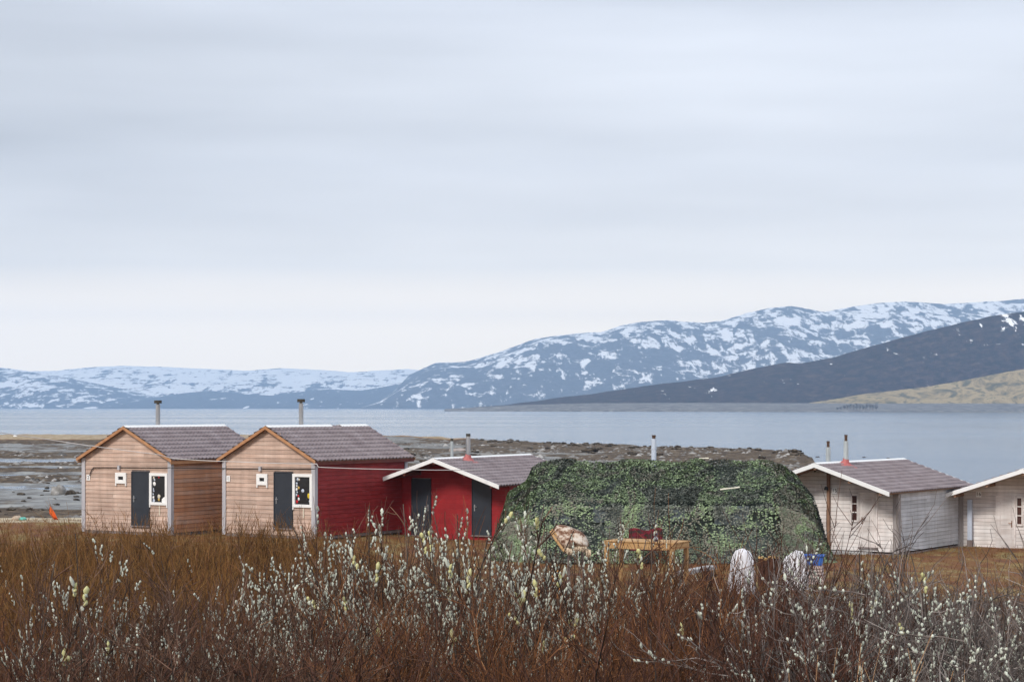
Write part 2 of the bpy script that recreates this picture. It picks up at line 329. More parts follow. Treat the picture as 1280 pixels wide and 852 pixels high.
def snow_mat(name, rock, snow=(.92, .92, .93), size=300., thr=.54, hgain=0.0, H=500., streak=2.2, soft=.012, seed=0.):
    m = bpy.data.materials.new(name); m.use_nodes = True; t = m.node_tree; b = t.nodes['Principled BSDF']; b.inputs['Roughness'].default_value = .9
    b.inputs['Specular IOR Level'].default_value = .1
    tc = N(t, 'ShaderNodeTexCoord')
    def nz(sc_, det, rg, off=0):
        mp = N(t, 'ShaderNodeMapping'); mp.inputs['Scale'].default_value = sc_; mp.inputs['Location'].default_value = (off + seed, off * .7, seed)
        t.links.new(tc.outputs['Object'], mp.inputs[0]); z_ = N(t, 'ShaderNodeTexNoise'); z_.inputs['Scale'].default_value = 1; z_.inputs['Detail'].default_value = det; z_.inputs['Roughness'].default_value = rg
        z_.inputs['Distortion'].default_value = .6
        t.links.new(mp.outputs[0], z_.inputs['Vector']); return z_.outputs['Fac']
    a = nz((1 / size, 1 / size / 2.5, streak / size), 12, .68); g = nz((.35 / size, .2 / size, .5 / size), 3, .5, 3.3)
    v = nz((2.4 / size, .5 / size, .35 / size), 5, .6, 8.1)       # gullies running down the slope
    s = M(t, 'ADD', M(t, 'MULTIPLY', a, .48), M(t, 'ADD', M(t, 'MULTIPLY', g, .20), M(t, 'MULTIPLY', v, .32)))
    sp = N(t, 'ShaderNodeSeparateXYZ'); t.links.new(tc.outputs['Object'], sp.inputs[0])
    s = M(t, 'ADD', s, M(t, 'MULTIPLY', sp.outputs[2], hgain / H))
    mr = N(t, 'ShaderNodeMapRange'); t.links.new(s, mr.inputs[0]); mr.inputs[1].default_value = thr; mr.inputs[2].default_value = thr + soft
    rp = N(t, 'ShaderNodeValToRGB'); stops(rp.color_ramp, rock); t.links.new(nz((3 / size, 3 / size, 3 / size), 8, .7, 5), rp.inputs[0])
    mx = N(t, 'ShaderNodeMix', data_type='RGBA'); t.links.new(mr.outputs[0], mx.inputs[0]); t.links.new(rp.outputs[0], mx.inputs[6]); mx.inputs[7].default_value = (*snow, 1)
    t.links.new(mx.outputs[2], b.inputs['Base Color'])
    return m
rockc = [(.35, (.06, .065, .08)), (.65, (.13, .135, .16))]  # rock grey with some of the distance haze's blue mixed into its colour
hill('far_snowy_hills', [(-420, 480), (-200, 470), (0, 461), (30, 464), (70, 463), (110, 459), (150, 457), (200, 458), (260, 461), (310, 463), (350, 460), (400, 462), (440, 465), (470, 463), (510, 461), (560, 466), (620, 480), (700, 490)],
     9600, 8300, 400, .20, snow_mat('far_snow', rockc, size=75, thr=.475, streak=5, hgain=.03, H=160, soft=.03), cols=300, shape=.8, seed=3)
hill('near_left_hills', [(-700, 430), (-420, 440), (-200, 448), (-60, 455), (0, 459), (40, 464), (70, 468), (120, 479), (170, 489), (215, 500), (250, 506)],
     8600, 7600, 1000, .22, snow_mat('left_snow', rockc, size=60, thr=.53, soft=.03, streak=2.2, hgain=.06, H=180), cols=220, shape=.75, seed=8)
hill('low_dark_hills', [(150, 506), (190, 497), (230, 491), (262, 488), (300, 492), (340, 494), (370, 490), (410, 486), (450, 488), (500, 480), (560, 470), (640, 480)],
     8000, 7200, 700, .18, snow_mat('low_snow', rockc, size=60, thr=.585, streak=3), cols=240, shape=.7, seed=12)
hill('snowy_mountain', [(470, 505), (495, 487), (512, 468), (545, 453), (580, 452), (600, 447), (622, 440), (670, 423), (700, 419), (725, 416), (750, 415), (775, 407), (800, 402), (835, 400), (880, 404), (905, 400),
     (930, 392), (960, 385), (988, 382), (1010, 386), (1030, 390), (1060, 384), (1095, 379), (1130, 377), (1180, 380), (1230, 377), (1290, 373), (1400, 376), (1600, 390), (2000, 420)],
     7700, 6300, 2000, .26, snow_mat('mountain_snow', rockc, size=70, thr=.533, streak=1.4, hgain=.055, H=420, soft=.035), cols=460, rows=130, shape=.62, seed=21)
woodc = [(.40, (.008, .005, .006)), (.50, (.026, .015, .018)), (.60, (.055, .033, .030)), (.69, (.11, .08, .055))]
hill('wooded_hill', [(590, 509), (640, 505), (700, 497), (760, 489), (810, 482), (860, 476), (900, 470), (950, 459), (985, 453), (1000, 454), (1040, 447), (1070, 438), (1100, 430), (1140, 419), (1170, 411), (1200, 404), (1240, 395), (1280, 389), (1400, 365), (1700, 330), (2200, 330)],
     3100, 2820, 1500, .10, snow_mat('wooded', woodc, size=45, thr=.622, hgain=.070, H=130, streak=2.0), cols=420, rows=80, shape=.8, seed=33)
tanc = [(.38, (.10, .09, .045)), (.47, (.28, .21, .10)), (.54, (.38, .29, .15)), (.60, (.19, .16, .07)), (.66, (.10, .06, .04))]
hill('grassy_slope', [(900, 509), (985, 505), (1040, 499), (1080, 492), (1120, 488), (1160, 483), (1200, 476), (1240, 468), (1280, 461), (1400, 440), (1700, 425), (2100, 430)],
     2860, 2760, 300, .05, snow_mat('tan_grass', tanc, size=90, thr=.9), cols=240, rows=50, shape=.9, seed=41)
shorec = [(.38, (.09, .085, .085)), (.5, (.17, .16, .155)), (.62, (.27, .26, .25))]
hill('stony_spit', [(556, 511), (600, 508.6), (660, 505.6), (740, 503.6), (860, 503.2), (1000, 503.6), (1100, 504), (1280, 503), (1500, 502), (2200, 500)],
     2800, [(556, 2760), (700, 2600), (860, 2450), (1000, 2350), (1100, 2450), (1280, 2650), (1500, 2700)], 400, .15, snow_mat('shore_stone', shorec, size=40, thr=.665), cols=300, rows=30, shape=.7, seed=52)

# ------------------------------------------------------------------ haze
def build_haze():
    mb = MB(); mb.box(-9000, 9000, -300, HZ_FAR, -8, HZ_TOP + EYE)
    m = bpy.data.materials.new('haze'); m.use_nodes = True; t = m.node_tree; t.nodes.clear()
    o = N(t, 'ShaderNodeOutputMaterial'); v = N(t, 'ShaderNodeVolumePrincipled')
    v.inputs['Color'].default_value = (.50, .72, 1, 1); v.inputs['Density'].default_value = HZ_D; v.inputs['Anisotropy'].default_value = .1
    t.links.new(v.outputs[0], o.inputs['Volume'])
    tag(mb.build('haze', m), kind='stuff')
build_haze()

# ------------------------------------------------------------------ cabins
class Cab:
    def __init__(s, name, label, X_, Y_, z, yaw, dims):
        s.W, s.L, s.of, s.ob, s.os, s.ze, s.zr = dims; s.X, s.Y, s.z, s.a = X_, Y_, z, R(yaw)
        s.root = empty(name, (X_, Y_, z), -s.a); tag(s.root, label, 'cabin', None)
        s.sl = (s.zr - s.ze) / (s.W / 2 + s.os)
    def to_local(s, p):
        dx, dy = p[0] - s.X, p[1] - s.Y; c, sn = math.cos(s.a), math.sin(s.a)
        return Vector((dx * c - dy * sn, dx * sn + dy * c, p[2] - s.z))
    def ray(s, px, py, plane, val):   # plane 'y' (front) or 'x' (side) in local space
        o = s.to_local((0, 0, EYE)); e = s.to_local(at(px, py, 1)); d = e - o; k = 0 if plane == 'x' else 1
        return o + d * ((val - o[k]) / d[k])
    def ray_roof(s, px, py):
        o = s.to_local((0, 0, EYE)); e = s.to_local(at(px, py, 1)); d = e - o
        # plane z = zr - sl*x
        t = (s.zr - s.sl * o.x - o.z) / (d.z + s.sl * d.x); return o + d * t
    def roofz(s, x): return s.zr - s.sl * abs(x)
    def siding(s, name, material, face, bh=.155, z0=0.0, openings=(), ztop=None, joints=True, thick=.028, gap=.010):
        mb = MB(); W2, L = s.W / 2, s.L; r = random.Random(hash(name) % 97 + int(s.Y * 3))
        gable = face in ('front', 'back'); zt = ztop or (s.roofz(0) - .05 if gable else s.roofz(W2) - .04)
        z = z0
        def P(a, o_, zz):
            if face == 'front': return (a, -o_, zz)
            if face == 'back': return (-a, L + o_, zz)
            if face == 'right': return (W2 + o_, a, zz)
            return (-W2 - o_, L - a, zz)
        lo, hi = (-W2, W2) if gable else (0, L)
        while z < zt - .01:
            z1 = min(z + bh, zt)
            def clip(zz):
                if gable: h = min(W2, max(.02, (s.zr - .05 - zz) / s.sl)); return -h, h
                return lo, hi
            b0, b1 = clip(z), clip(z1); zm = (z + z1) / 2
            segs = [(lo, hi)]
            for (oa, ob_, oz0, oz1) in openings:
                if oz0 < zm < oz1:
                    ns = []
                    for a, b in segs:
                        if ob_ <= a or oa >= b: ns.append((a, b))
                        else:
                            if oa > a: ns.append((a, oa))
                            if ob_ < b: ns.append((ob_, b))
                    segs = ns
            cut = []
            for a, b in segs:
                if joints and b - a > 2.2 and r.random() < .55:
                    c = a + (b - a) * r.uniform(.25, .75); cut += [(a, c - .002), (c + .002, b)]
                else: cut.append((a, b))
            for a, b in cut:
                a0, c0 = max(a, b0[0]), min(b, b0[1]); a1, c1 = max(a, b1[0]), min(b, b1[1])
                if c0 - a0 < .01: continue
                if c1 - a1 < .005: m_ = min(max((a0 + c0) / 2, a), b); a1, c1 = m_ - .002, m_ + .002
                t0 = thick + r.uniform(-.003, .003); t1 = thick * .4
                mb.hexa([P(a0, t0, z + gap), P(c0, t0, z + gap), P(c0, 0, z + gap), P(a0, 0, z + gap), P(a1, t1, z1), P(c1, t1, z1), P(c1, 0, z1), P(a1, 0, z1)])
            z = z1
        return mb.build(name, material, s.root)
    def core(s, material, openings=()):   # dark inner shell so no light leaks between boards; openings left free
        mb = MB(); W2, L = s.W / 2, s.L; e = .012
        ys = sorted({-W2 + e, W2 - e, *[o[0] for o in openings], *[o[1] for o in openings]})
        for a, b in zip(ys[:-1], ys[1:]):
            zs = [0.0]
            hit = sorted([(o[2], o[3]) for o in openings if o[0] <= a + 1e-6 and o[1] >= b - 1e-6])
            z = 0.
            for h0, h1 in hit + [(None, None)]:
                if h0 is None:
                    t0, t1 = s.roofz(a) - .08, s.roofz(b) - .08
                    mid = None
                    if a < 0 < b:
                        mb.add([(a, .01, z), (b, .01, z), (b, .01, t1), (0, .01, s.zr - .08), (a, .01, t0)], [(0, 1, 2, 3, 4)])
                    else: mb.add([(a, .01, z), (b, .01, z), (b, .01, t1), (a, .01, t0)], [(0, 1, 2, 3)])
                else:
                    if h0 > z: mb.add([(a, .01, z), (b, .01, z), (b, .01, h0), (a, .01, h0)], [(0, 1, 2, 3)])
                    z = h1
        t = s.roofz(W2) - .06; x = W2 - e
        for sx in (-1, 1): mb.add([(sx * x, .01, 0), (sx * x, L - .01, 0), (sx * x, L - .01, t), (sx * x, .01, t)], [(0, 1, 2, 3)])
        mb.add([(-x, L - .01, 0), (x, L - .01, 0), (x, L - .01, t), (0, L - .01, s.zr - .08), (-x, L - .01, t)], [(0, 1, 2, 3, 4)])
        mb.add([(-x, .01, .01), (x, .01, .01), (x, L - .01, .01), (-x, L - .01, .01)], [(0, 1, 2, 3)])
        return mb.build('wall_lining', material, s.root)
    def roof(s, tile_len=.29, wave=.22, soffit='soffit'):
        half = s.W / 2 + s.os; S = half * math.sqrt(1 + s.sl ** 2); th = math.atan(s.sl); y0, y1 = -s.of, s.L + s.ob
        nr = round(S / tile_len); tl = S / nr; ny = int((y1 - y0) / wave * 8); yy = np.linspace(y0, y1, ny)
        prof = []
        for k in range(nr):
            for f_, h in ((0., 0), (.3, .010), (.75, .034), (.90, .046), (.96, .040)): prof.append(((k + f_) * tl, h + .004))
        prof.append((S, .004)); prof = np.array(prof)
        VV = []; QQ = []; b = 0
        for sx in (1, -1):
            d = prof[:, 0][:, None] + 0 * yy[None]; ph = yy / wave * 2 * np.pi
            wv = .030 * (np.maximum(np.sin(ph), -.5))[None]; h = prof[:, 1][:, None] + wv + .02
            d = d + (.020 * np.cos(ph))[None] * (prof[:, 1][:, None] > .02)
            x = sx * (d * math.cos(th) + h * math.sin(th)); z = s.zr - d * math.sin(th) + h * math.cos(th)
            V = np.stack([x, yy[None] + 0 * d, z], -1).reshape(-1, 3); n, m = d.shape; i = np.arange(n * m).reshape(n, m) + b
            Q = np.stack([i[:-1, :-1], i[1:, :-1], i[1:, 1:], i[:-1, 1:]], -1).reshape(-1, 4)
            VV.append(V); QQ.append(Q if sx > 0 else Q[:, ::-1]); b += n * m
        me = mesh_np(np.concatenate(VV), np.concatenate(QQ)); rt = link('roof', me, X['tile'], s.root)
        mb = MB()
        for sx in (1, -1):   # deck under the sheets
            mb.hexa([(0, y0 + .02, s.zr - .035), (sx * (half - .03), y0 + .02, s.zr - .035 - s.sl * (half - .03)), (sx * (half - .03), y1 - .02, s.zr - .035 - s.sl * (half - .03)), (0, y1 - .02, s.zr - .035),
                     (0, y0 + .02, s.zr), (sx * (half - .03), y0 + .02, s.zr - s.sl * (half - .03)), (sx * (half - .03), y1 - .02, s.zr - s.sl * (half - .03)), (0, y1 - .02, s.zr)])
        mb.build('roof_deck', X[soffit], s.root)
        return rt
    def barge(s, material, h=.13, t=.03, lift=.035, name='barge_board', back=True):
        half = s.W / 2 + s.os
        for (y, yo) in (((-s.of, -t),) + (((s.L + s.ob, t),) if back else ())):
            for sx in (-1, 1):
                mb = MB(); xo = sx * (half + .01); zt, ze_ = s.zr + lift, s.zr - s.sl * half + lift
                ys = (y, y + yo)
                p = lambda x, yy, zz: (x, yy, zz)
                mb.hexa([p(0, ys[1], zt - h), p(xo, ys[1], ze_ - h), p(xo, ys[0], ze_ - h), p(0, ys[0], zt - h),
                         p(0, ys[1], zt), p(xo, ys[1], ze_), p(xo, ys[0], ze_), p(0, ys[0], zt)])
                mb.build(name, material, s.root, bevel=.004)
    def ridge(s, spans, w=.14):
        for a, b in spans:
            mb = MB()
            for sx in (-1, 1):
                z = s.zr + .075
                mb.hexa([(0, a, z - .012), (sx * w, a, z - .012 - s.sl * w), (sx * w, b, z - .012 - s.sl * w), (0, b, z - .012), (0, a, z), (sx * w, a, z - s.sl * w), (sx * w, b, z - s.sl * w), (0, b, z)])
            mb.build('ridge_cap', X['white'], s.root)
    def corner(s, xs, ys, material, z0=-.05, w=.10, t=.035, top=None):
        mb = MB(); sx = 1 if xs > 0 else -1; sy = -1 if ys <= 0 else 1
        x = xs; y = ys; zt = (top or s.roofz(s.W / 2)) - .05
        mb.box(*sorted((x - sx * w, x + sx * (t + .03))), *sorted((y + sy * .030, y + sy * (.030 + t))), z0, zt)
        mb.box(*sorted((x + sx * .030, x + sx * (.030 + t))), *sorted((y - sy * w, y + sy * .029)), z0, zt)
        return mb.build('corner_board', material, s.root)
    def chimney(s, lx, ly, ztop, r, material, cap=None, flashing=False, base=None, name='chimney'):
        zb = base if base is not None else s.roofz(lx) - .1
        mb = MB(); mb.tube([(lx, ly, zb), (lx, ly, ztop)], r, 14)
        for q in (.35, .7): mb.tube([(lx, ly, zb + (ztop - zb) * q), (lx, ly, zb + (ztop - zb) * q + .03)], r * 1.07, 14)
        c = mb.build(name, material, s.root, smooth=False)
        if cap == 'wide':
            m2 = MB(); m2.tube([(lx, ly, ztop - .02), (lx, ly, ztop + .03)], r * .6, 10); m2.tube([(lx, ly, ztop + .03), (lx, ly, ztop + .15)], [r * 1.75, r * 1.7], 16); m2.build('cap', X['soot'], c)
        if cap == 'stub':
            m2 = MB(); m2.tube([(lx, ly, ztop - .02), (lx, ly, ztop + .22)], r * .6, 12); m2.tube([(lx, ly, ztop + .16), (lx, ly, ztop + .22)], r * .68, 12); m2.build('cap', X['rust'], c)
        if cap == 'flat':
            m2 = MB(); m2.tube([(lx, ly, ztop - .01), (lx, ly, ztop + .10)], r * 1.0, 12); m2.build('cap', X['soot'], c)
        if flashing:
            V = []; n = 26; rr = [r * 1.15, r * 1.3, r * 2.2, r * 3.4, r * 4.0]; hh = [.26, .16, .075, .055, .048]; g = random.Random(5)
            rd = [g.uniform(.75, 1.25) for _ in range(n)]
            for j, (q, h) in enumerate(zip(rr, hh)):
                for k in range(n):
                    an = 2 * math.pi * k / n; e = q * (1 + (rd[k] - 1) * (j / 4.)); x = lx + e * math.cos(an); y = ly + e * math.sin(an) * 1.15
                    V.append((x, y, s.roofz(x) + h + .012 * math.sin(k * 2.1 + j)))
            fs = [(j * n + k, j * n + (k + 1) % n, (j + 1) * n + (k + 1) % n, (j + 1) * n + k) for j in range(4) for k in range(n)]
            m2 = MB(); m2.add(V, fs); m2.build('flashing', X['flash_red'], c, smooth=True)
        return c
    def door(s, px0, px1, py0, py1, material, frame=None, side=1, panels=False, handle='steel', fw=.06):
        a = s.ray(px0, py0, 'y', -.03); b = s.ray(px1, py1, 'y', -.03); x0, x1, z1, z0 = a.x, b.x, (a.z + s.ray(px1, py0, 'y', -.03).z) / 2, max(.06, (b.z + s.ray(px0, py1, 'y', -.03).z) / 2)
        mb = MB(); mb.box(x0, x1, -.05, -.01, z0, z1)
        if panels:
            for (za, zb) in ((.10, .42), (.48, .93)):
                for xa, xb in ((.16, .84),):
                    u0, u1, v0, v1 = x0 + (x1 - x0) * xa, x0 + (x1 - x0) * xb, z0 + (z1 - z0) * za, z0 + (z1 - z0) * zb; w_ = .03
                    mb.box(u0, u1, -.062, -.0505, v0, v0 + w_); mb.box(u0, u1, -.062, -.0505, v1 - w_, v1); mb.box(u0, u0 + w_, -.062, -.0505, v0 + w_, v1 - w_); mb.box(u1 - w_, u1, -.062, -.0505, v0 + w_, v1 - w_)
        d = mb.build('door', material, s.root, bevel=.004)
        hx = x0 + .09 if side < 0 else x1 - .09; hz = z0 + (z1 - z0) * .50
        m2 = MB(); m2.box(hx - .018, hx + .018, -.062, -.0505, hz - .12, hz + .12); m2.tube([(hx, -.063, hz + .04), (hx, -.11, hz + .04), (hx - side * .12, -.11, hz + .04)], .011, 8)
        m2.build('door_handle', X[handle], d)
        fm = frame if frame is not None else material; m3 = MB()
        m3.box(x0 - fw, x0, -.07, 0, z0, z1 + fw); m3.box(x1, x1 + fw, -.07, 0, z0, z1 + fw); m3.box(x0, x1, -.07, 0, z1 + .002, z1 + fw)
        m3.build('door_frame', fm, d, bevel=.003)
        m4 = MB(); m4.box(x0 - .05, x1 + .05, -.10, -.02, z0 - .05, z0 - .004); m4.build('threshold', X['post_wood'], d)
        return (x0 - .03, x1 + .03, z0 - .03, z1 + .03)
    def window(s, px0, px1, py0, py1, fw=.10, items=(), hang=None, sill=True):
        a = s.ray(px0, py0, 'y', -.05); b = s.ray(px1, py1, 'y', -.05); x0, x1 = a.x, b.x; z1 = (a.z + s.ray(px1, py0, 'y', -.05).z) / 2; z0 = (b.z + s.ray(px0, py1, 'y', -.05).z) / 2
        mb = MB(); mb.box(x0, x1, -.085, -.005, z1 - fw, z1); mb.box(x0, x1, -.085, -.005, z0, z0 + fw)
        mb.box(x0, x0 + fw, -.085, -.005, z0 + fw, z1 - fw); mb.box(x1 - fw, x1, -.085, -.005, z0 + fw, z1 - fw)
        mb.box(x0, x0 + .05, -.08, -.03, z0 - .09, z0 - .001); mb.box(x1 - .05, x1, -.08, -.03, z0 - .09, z0 - .001)
        wd = mb.build('window', X['white'], s.root, bevel=.006)
        g = MB(); g.box(x0 + fw * .8, x1 - fw * .8, -.035, -.028, z0 + fw * .8, z1 - fw * .8); g.build('pane', X['glass'], wd)
        iw, ih = x1 - x0 - 2 * fw, z1 - z0 - 2 * fw
        for (u, v, r_, m_) in items:      # stickers and ornaments standing against the pane
            cx, cz = x0 + fw + u * iw, z0 + fw + v * ih; q = MB(); gg = random.Random(int(u * 977 + v * 131)); n = 9
            pts = [(cx + r_ * math.cos(t) * gg.uniform(.7, 1.1), cz + r_ * 1.15 * math.sin(t) * gg.uniform(.75, 1.1)) for t in [2 * math.pi * k / n for k in range(n)]]
            vs_ = [(p[0], -.0365, p[1]) for p in pts] + [(cx + (p[0] - cx) * .6, -.05, cz + (p[1] - cz) * .6) for p in pts]
            q.add(vs_, [tuple(range(n, 2 * n))] + [(k, (k + 1) % n, n + (k + 1) % n, n + k) for k in range(n)]); q.build('ornament', X[m_], wd, smooth=True)
        return wd, (x0 + .03, x1 - .03, z0 + .03, z1 - .03), (x0, x1, z0, z1)
    def plate(s, px, py, w_, h_, text, y=-.035, sh='white'):
        p = s.ray(px, py, 'y', y); mb = MB(); mb.box(p.x - w_ / 2, p.x + w_ / 2, y - .015, y, p.z - h_ / 2, p.z + h_ / 2)
        o = mb.build('number_plate', X[sh], s.root, bevel=.004)
        cu = bpy.data.curves.new('number', 'FONT'); cu.body = text; cu.size = h_ * .85; cu.align_x = 'CENTER'; cu.align_y = 'CENTER'; cu.extrude = .002; cu.materials.append(X['black'])
        t_ = bpy.data.objects.new('t', cu); COL.objects.link(t_); bpy.context.view_layer.update(); me = bpy.data.meshes.new_from_object(t_.evaluated_get(bpy.context.evaluated_depsgraph_get())); bpy.data.objects.remove(t_); t = bpy.data.objects.new('number', me); COL.objects.link(t); t.parent = o; t.location = (p.x, y - .0175, p.z); t.rotation_euler = (R(90), 0, 0)
    def piers(s, xs, ys, h=.35, material='post_wood'):
        for x in xs:
            for y in ys:
                mb = MB(); mb.box(x - .12, x + .12, y - .12, y + .12, -h - .25, -.08); mb.build('foundation_block', X[material], s.root)
    def skirt(s, material, y0=-.02, h=.10, z=-.11, of=0.0, over=.0):
        mb = MB(); mb.box(-s.W / 2 - over, s.W / 2 + over, y0 - of, s.L + .02, z, z + h); return mb.build('floor_frame', material, s.root, bevel=.005)

DA = (4.255, 5.522, .20, .348, .189, 2.708, 3.927); DB = (5.104, 6.075, 1.207, .283, .239, 2.083, 3.018)
def cabinA(c, side_mat, numbers, wpx, dpx, small, items, cpx, plate_px, split_ridge):
    X0 = c.root
    o1 = c.door(*dpx, X['door_dark'], side=-1, fw=.03)
    wd, op, full = c.window(*wpx, fw=.11, items=items)
    w2, op2, f2 = c.window(*small, fw=.14, items=())
    ops = [o1, op, op2]
    c.siding('front_wall', X['wood_pink'], 'front', openings=ops); c.siding('side_wall', side_mat, 'right', gap=.006 if side_mat is X['red_paint'] else .010); c.siding('side_wall', X['wood_amber'], 'left'); c.siding('back_wall', X['wood_amber'], 'back')
    c.core(X['post_wood'], [o1])
    c.roof(); c.barge(X['barge'], h=.12)
    c.ridge(split_ridge)
    for x in (-c.W / 2, c.W / 2):
        for y in (0, c.L): c.corner(x, y, X['trim_grey'])
    # board along the eaves
    for sx in (-1, 1):
        mb = MB(); xe = sx * (c.W / 2 + c.os - .02); mb.box(*sorted((xe, xe - sx * .025)), -c.of + .01, c.L + c.ob - .01, c.ze - .13, c.ze - .015)
        mb.build('eave_board', X['barge'] if side_mat is X['wood_amber'] else X['soffit_red'], c.root)
        for y in np.arange(.1, c.L, .85):
            mb = MB(); mb.box(*sorted((sx * (c.W / 2 - .1), xe - sx * .03)), y, y + .06, c.ze - .13, c.ze - .04)
            mb.build('rafter_end', X['soffit'], c.root)
    c.skirt(X['post_wood']); c.piers((-1.9, 0, 1.9), (.2, 2.7, 5.3))
    lx = -.35; p = None
    # chimney set on the far slope; solve ly so that it shows at cpx
    best = min(np.arange(.3, 5, .02), key=lambda ly: abs(project(c, lx, ly, c.zr + .5)[0] - cpx[0]))
    zt = min(np.arange(3, 6, .01), key=lambda z: abs(project(c, lx, best, z)[1] - cpx[1]))
    c.chimney(lx, best, zt, .085, X['steel'], cap='wide')
    c.plate(*plate_px, .17, .22, numbers)
    # small junction box and bracket over the little window
    p = c.ray(small[0] + 5, small[2] - 5, 'y', -.03); mb = MB(); mb.box(p.x - .05, p.x + .05, -.11, -.032, p.z - .04, p.z + .12); mb.build('junction_box', X['trim_grey'], c.root)
    p = c.ray((wpx[0] + wpx[1]) / 2 + 1.5, wpx[3] + 6, 'y', -.03); mb = MB(); mb.box(p.x - .022, p.x + .022, -.05, -.031, p.z - .2, p.z + .16); mb.build('bracket', X['cream'], c.root)
def project(c, lx, ly, lz):
    cs, sn = math.cos(c.a), math.sin(c.a); x = c.X + lx * cs + ly * sn; y = c.Y - lx * sn + ly * cs
    return CX + F * x / y, HY - F * (c.z + lz - EYE) / y
def world(c, lx, ly, lz):
    cs, sn = math.cos(c.a), math.sin(c.a); return Vector((c.X + lx * cs + ly * sn, c.Y - lx * sn + ly * cs, c.z + lz))
c1 = Cab('wooden_cabin', 'brown wooden cabin with wooden side wall, leftmost of all the cabins', -14.51, 73.83, EYE - 4.69, 30.0, DA)
cabinA(c1, X['wood_amber'], '2', (187, 209.5, 591, 631), (165.5, 186.5, 590, 656.5), (144.5, 158, 590.5, 604),
       [(.12, .93, .05, 'cream'), (.18, .85, .04, 'paleblue'), (.16, .70, .07, 'white'), (.10, .5, .035, 'paleblue'), (.12, .42, .035, 'paleblue'), (.08, .3, .04, 'paleblue'), (.1, .18, .05, 'white'), (.12, .06, .06, 'paleblue'), (.5, .22, .075, 'cream'), (.5, .1, .05, 'ochre'), (.5, .97, .05, 'redthing'), (.9, .08, .12, 'white')],
       (197.5, 505), (110.6, 596.5), [(-.19, c1.L + .33)])
c2 = Cab('wooden_cabin', 'brown wooden cabin with one bright red side wall, second from the left', -8.87, 71.51, EYE - 4.66, 33.0, DA)
cabinA(c2, X['red_paint'], '1', (366, 390.5, 592, 634), (343.5, 365.5, 591, 659.5), (321, 334.5, 592, 606),
       [(.15, .92, .06, 'paleblue'), (.25, .9, .04, 'cream'), (.1, .76, .04, 'paleblue'), (.1, .66, .035, 'white'), (.22, .60, .05, 'ochre'), (.08, .54, .05, 'white'), (.12, .44, .035, 'paleblue'), (.08, .34, .04, 'paleblue'), (.2, .3, .045, 'redthing'), (.22, .2, .05, 'white'), (.1, .1, .06, 'redthing'), (.5, .5, .07, 'paleblue'), (.9, .32, .085, 'yellow'), (.95, .12, .04, 'paleblue')],
       (376.5, 503.5), (285.5, 598), [(-.19, 3.6), (4.15, c2.L + .33)])

def cabinB(c, wall, side, soff, full=True):
    c.roof(tile_len=.29, wave=.22, soffit=soff); c.barge(X['white'], h=.15, t=.035, lift=.05, name='fascia_board')
    c.ridge([(-c.of + .01, c.L + c.ob - .01)])
    # purlins showing under the porch roof
    for x in (-2.45, -1.3, 0, 1.3, 2.45):
        mb = MB(); z = c.roofz(x) - .045; mb.box(x - .05, x + .05, -c.of + .03, c.L + c.ob - .04, z - .14, z - .03); mb.build('purlin', X[soff], c.root)
c3 = Cab('red_cabin', 'small bright red cabin with two dark doors under a white edged porch roof', -2.34, 73.77, EYE - 4.97, 28.9, DB)
cabinB(c3, None, None, 'soffit_red')
oa = c3.door(515.5, 538, 599, 668.5, X['door_dark'], side=1, fw=.03); ob_ = c3.door(591, 613.5, 600.5, 668.5, X['door_dark'], side=-1, fw=.03)
c3.siding('front_wall', X['red_smooth'], 'front', openings=[oa, ob_], bh=.19, gap=.003, thick=.012, joints=False); c3.siding('side_wall', X['red_smooth'], 'right', bh=.19, gap=.003, thick=.012)
c3.siding('side_wall', X['red_smooth'], 'left', bh=.19, gap=.003, thick=.012); c3.siding('back_wall', X['red_smooth'], 'back', bh=.19, gap=.003, thick=.012)
c3.core(X['post_wood'], [oa, ob_]); c3.skirt(X['concrete'], of=.9); c3.piers((-2.3, 0, 2.3), (-.6, 3, 5.8))
mb = MB(); pp = c3.ray(490.5, 611, 'y', -.25); mb.tube([(pp.x, -.25, -.1), (pp.x, -.25, 1.95)], .03, 8); mb.build('downpipe', X['white'], c3.root)
def place_ch(c, lx, px, pytop, r, m, cap, fl):
    ly = min(np.arange(-1, 6, .02), key=lambda l: abs(project(c, lx, l, c.zr + .3)[0] - px)); zt = min(np.arange(2, 6, .01), key=lambda z: abs(project(c, lx, ly, z)[1] - pytop))
    return c.chimney(lx, ly, zt, r, m, cap=cap, flashing=fl)
place_ch(c3, -.75, 564.8, 551, .055, X['flue'], 'flat', False)
place_ch(c3, .30, 585.3, 545, .085, X['steel'], 'flat', True)

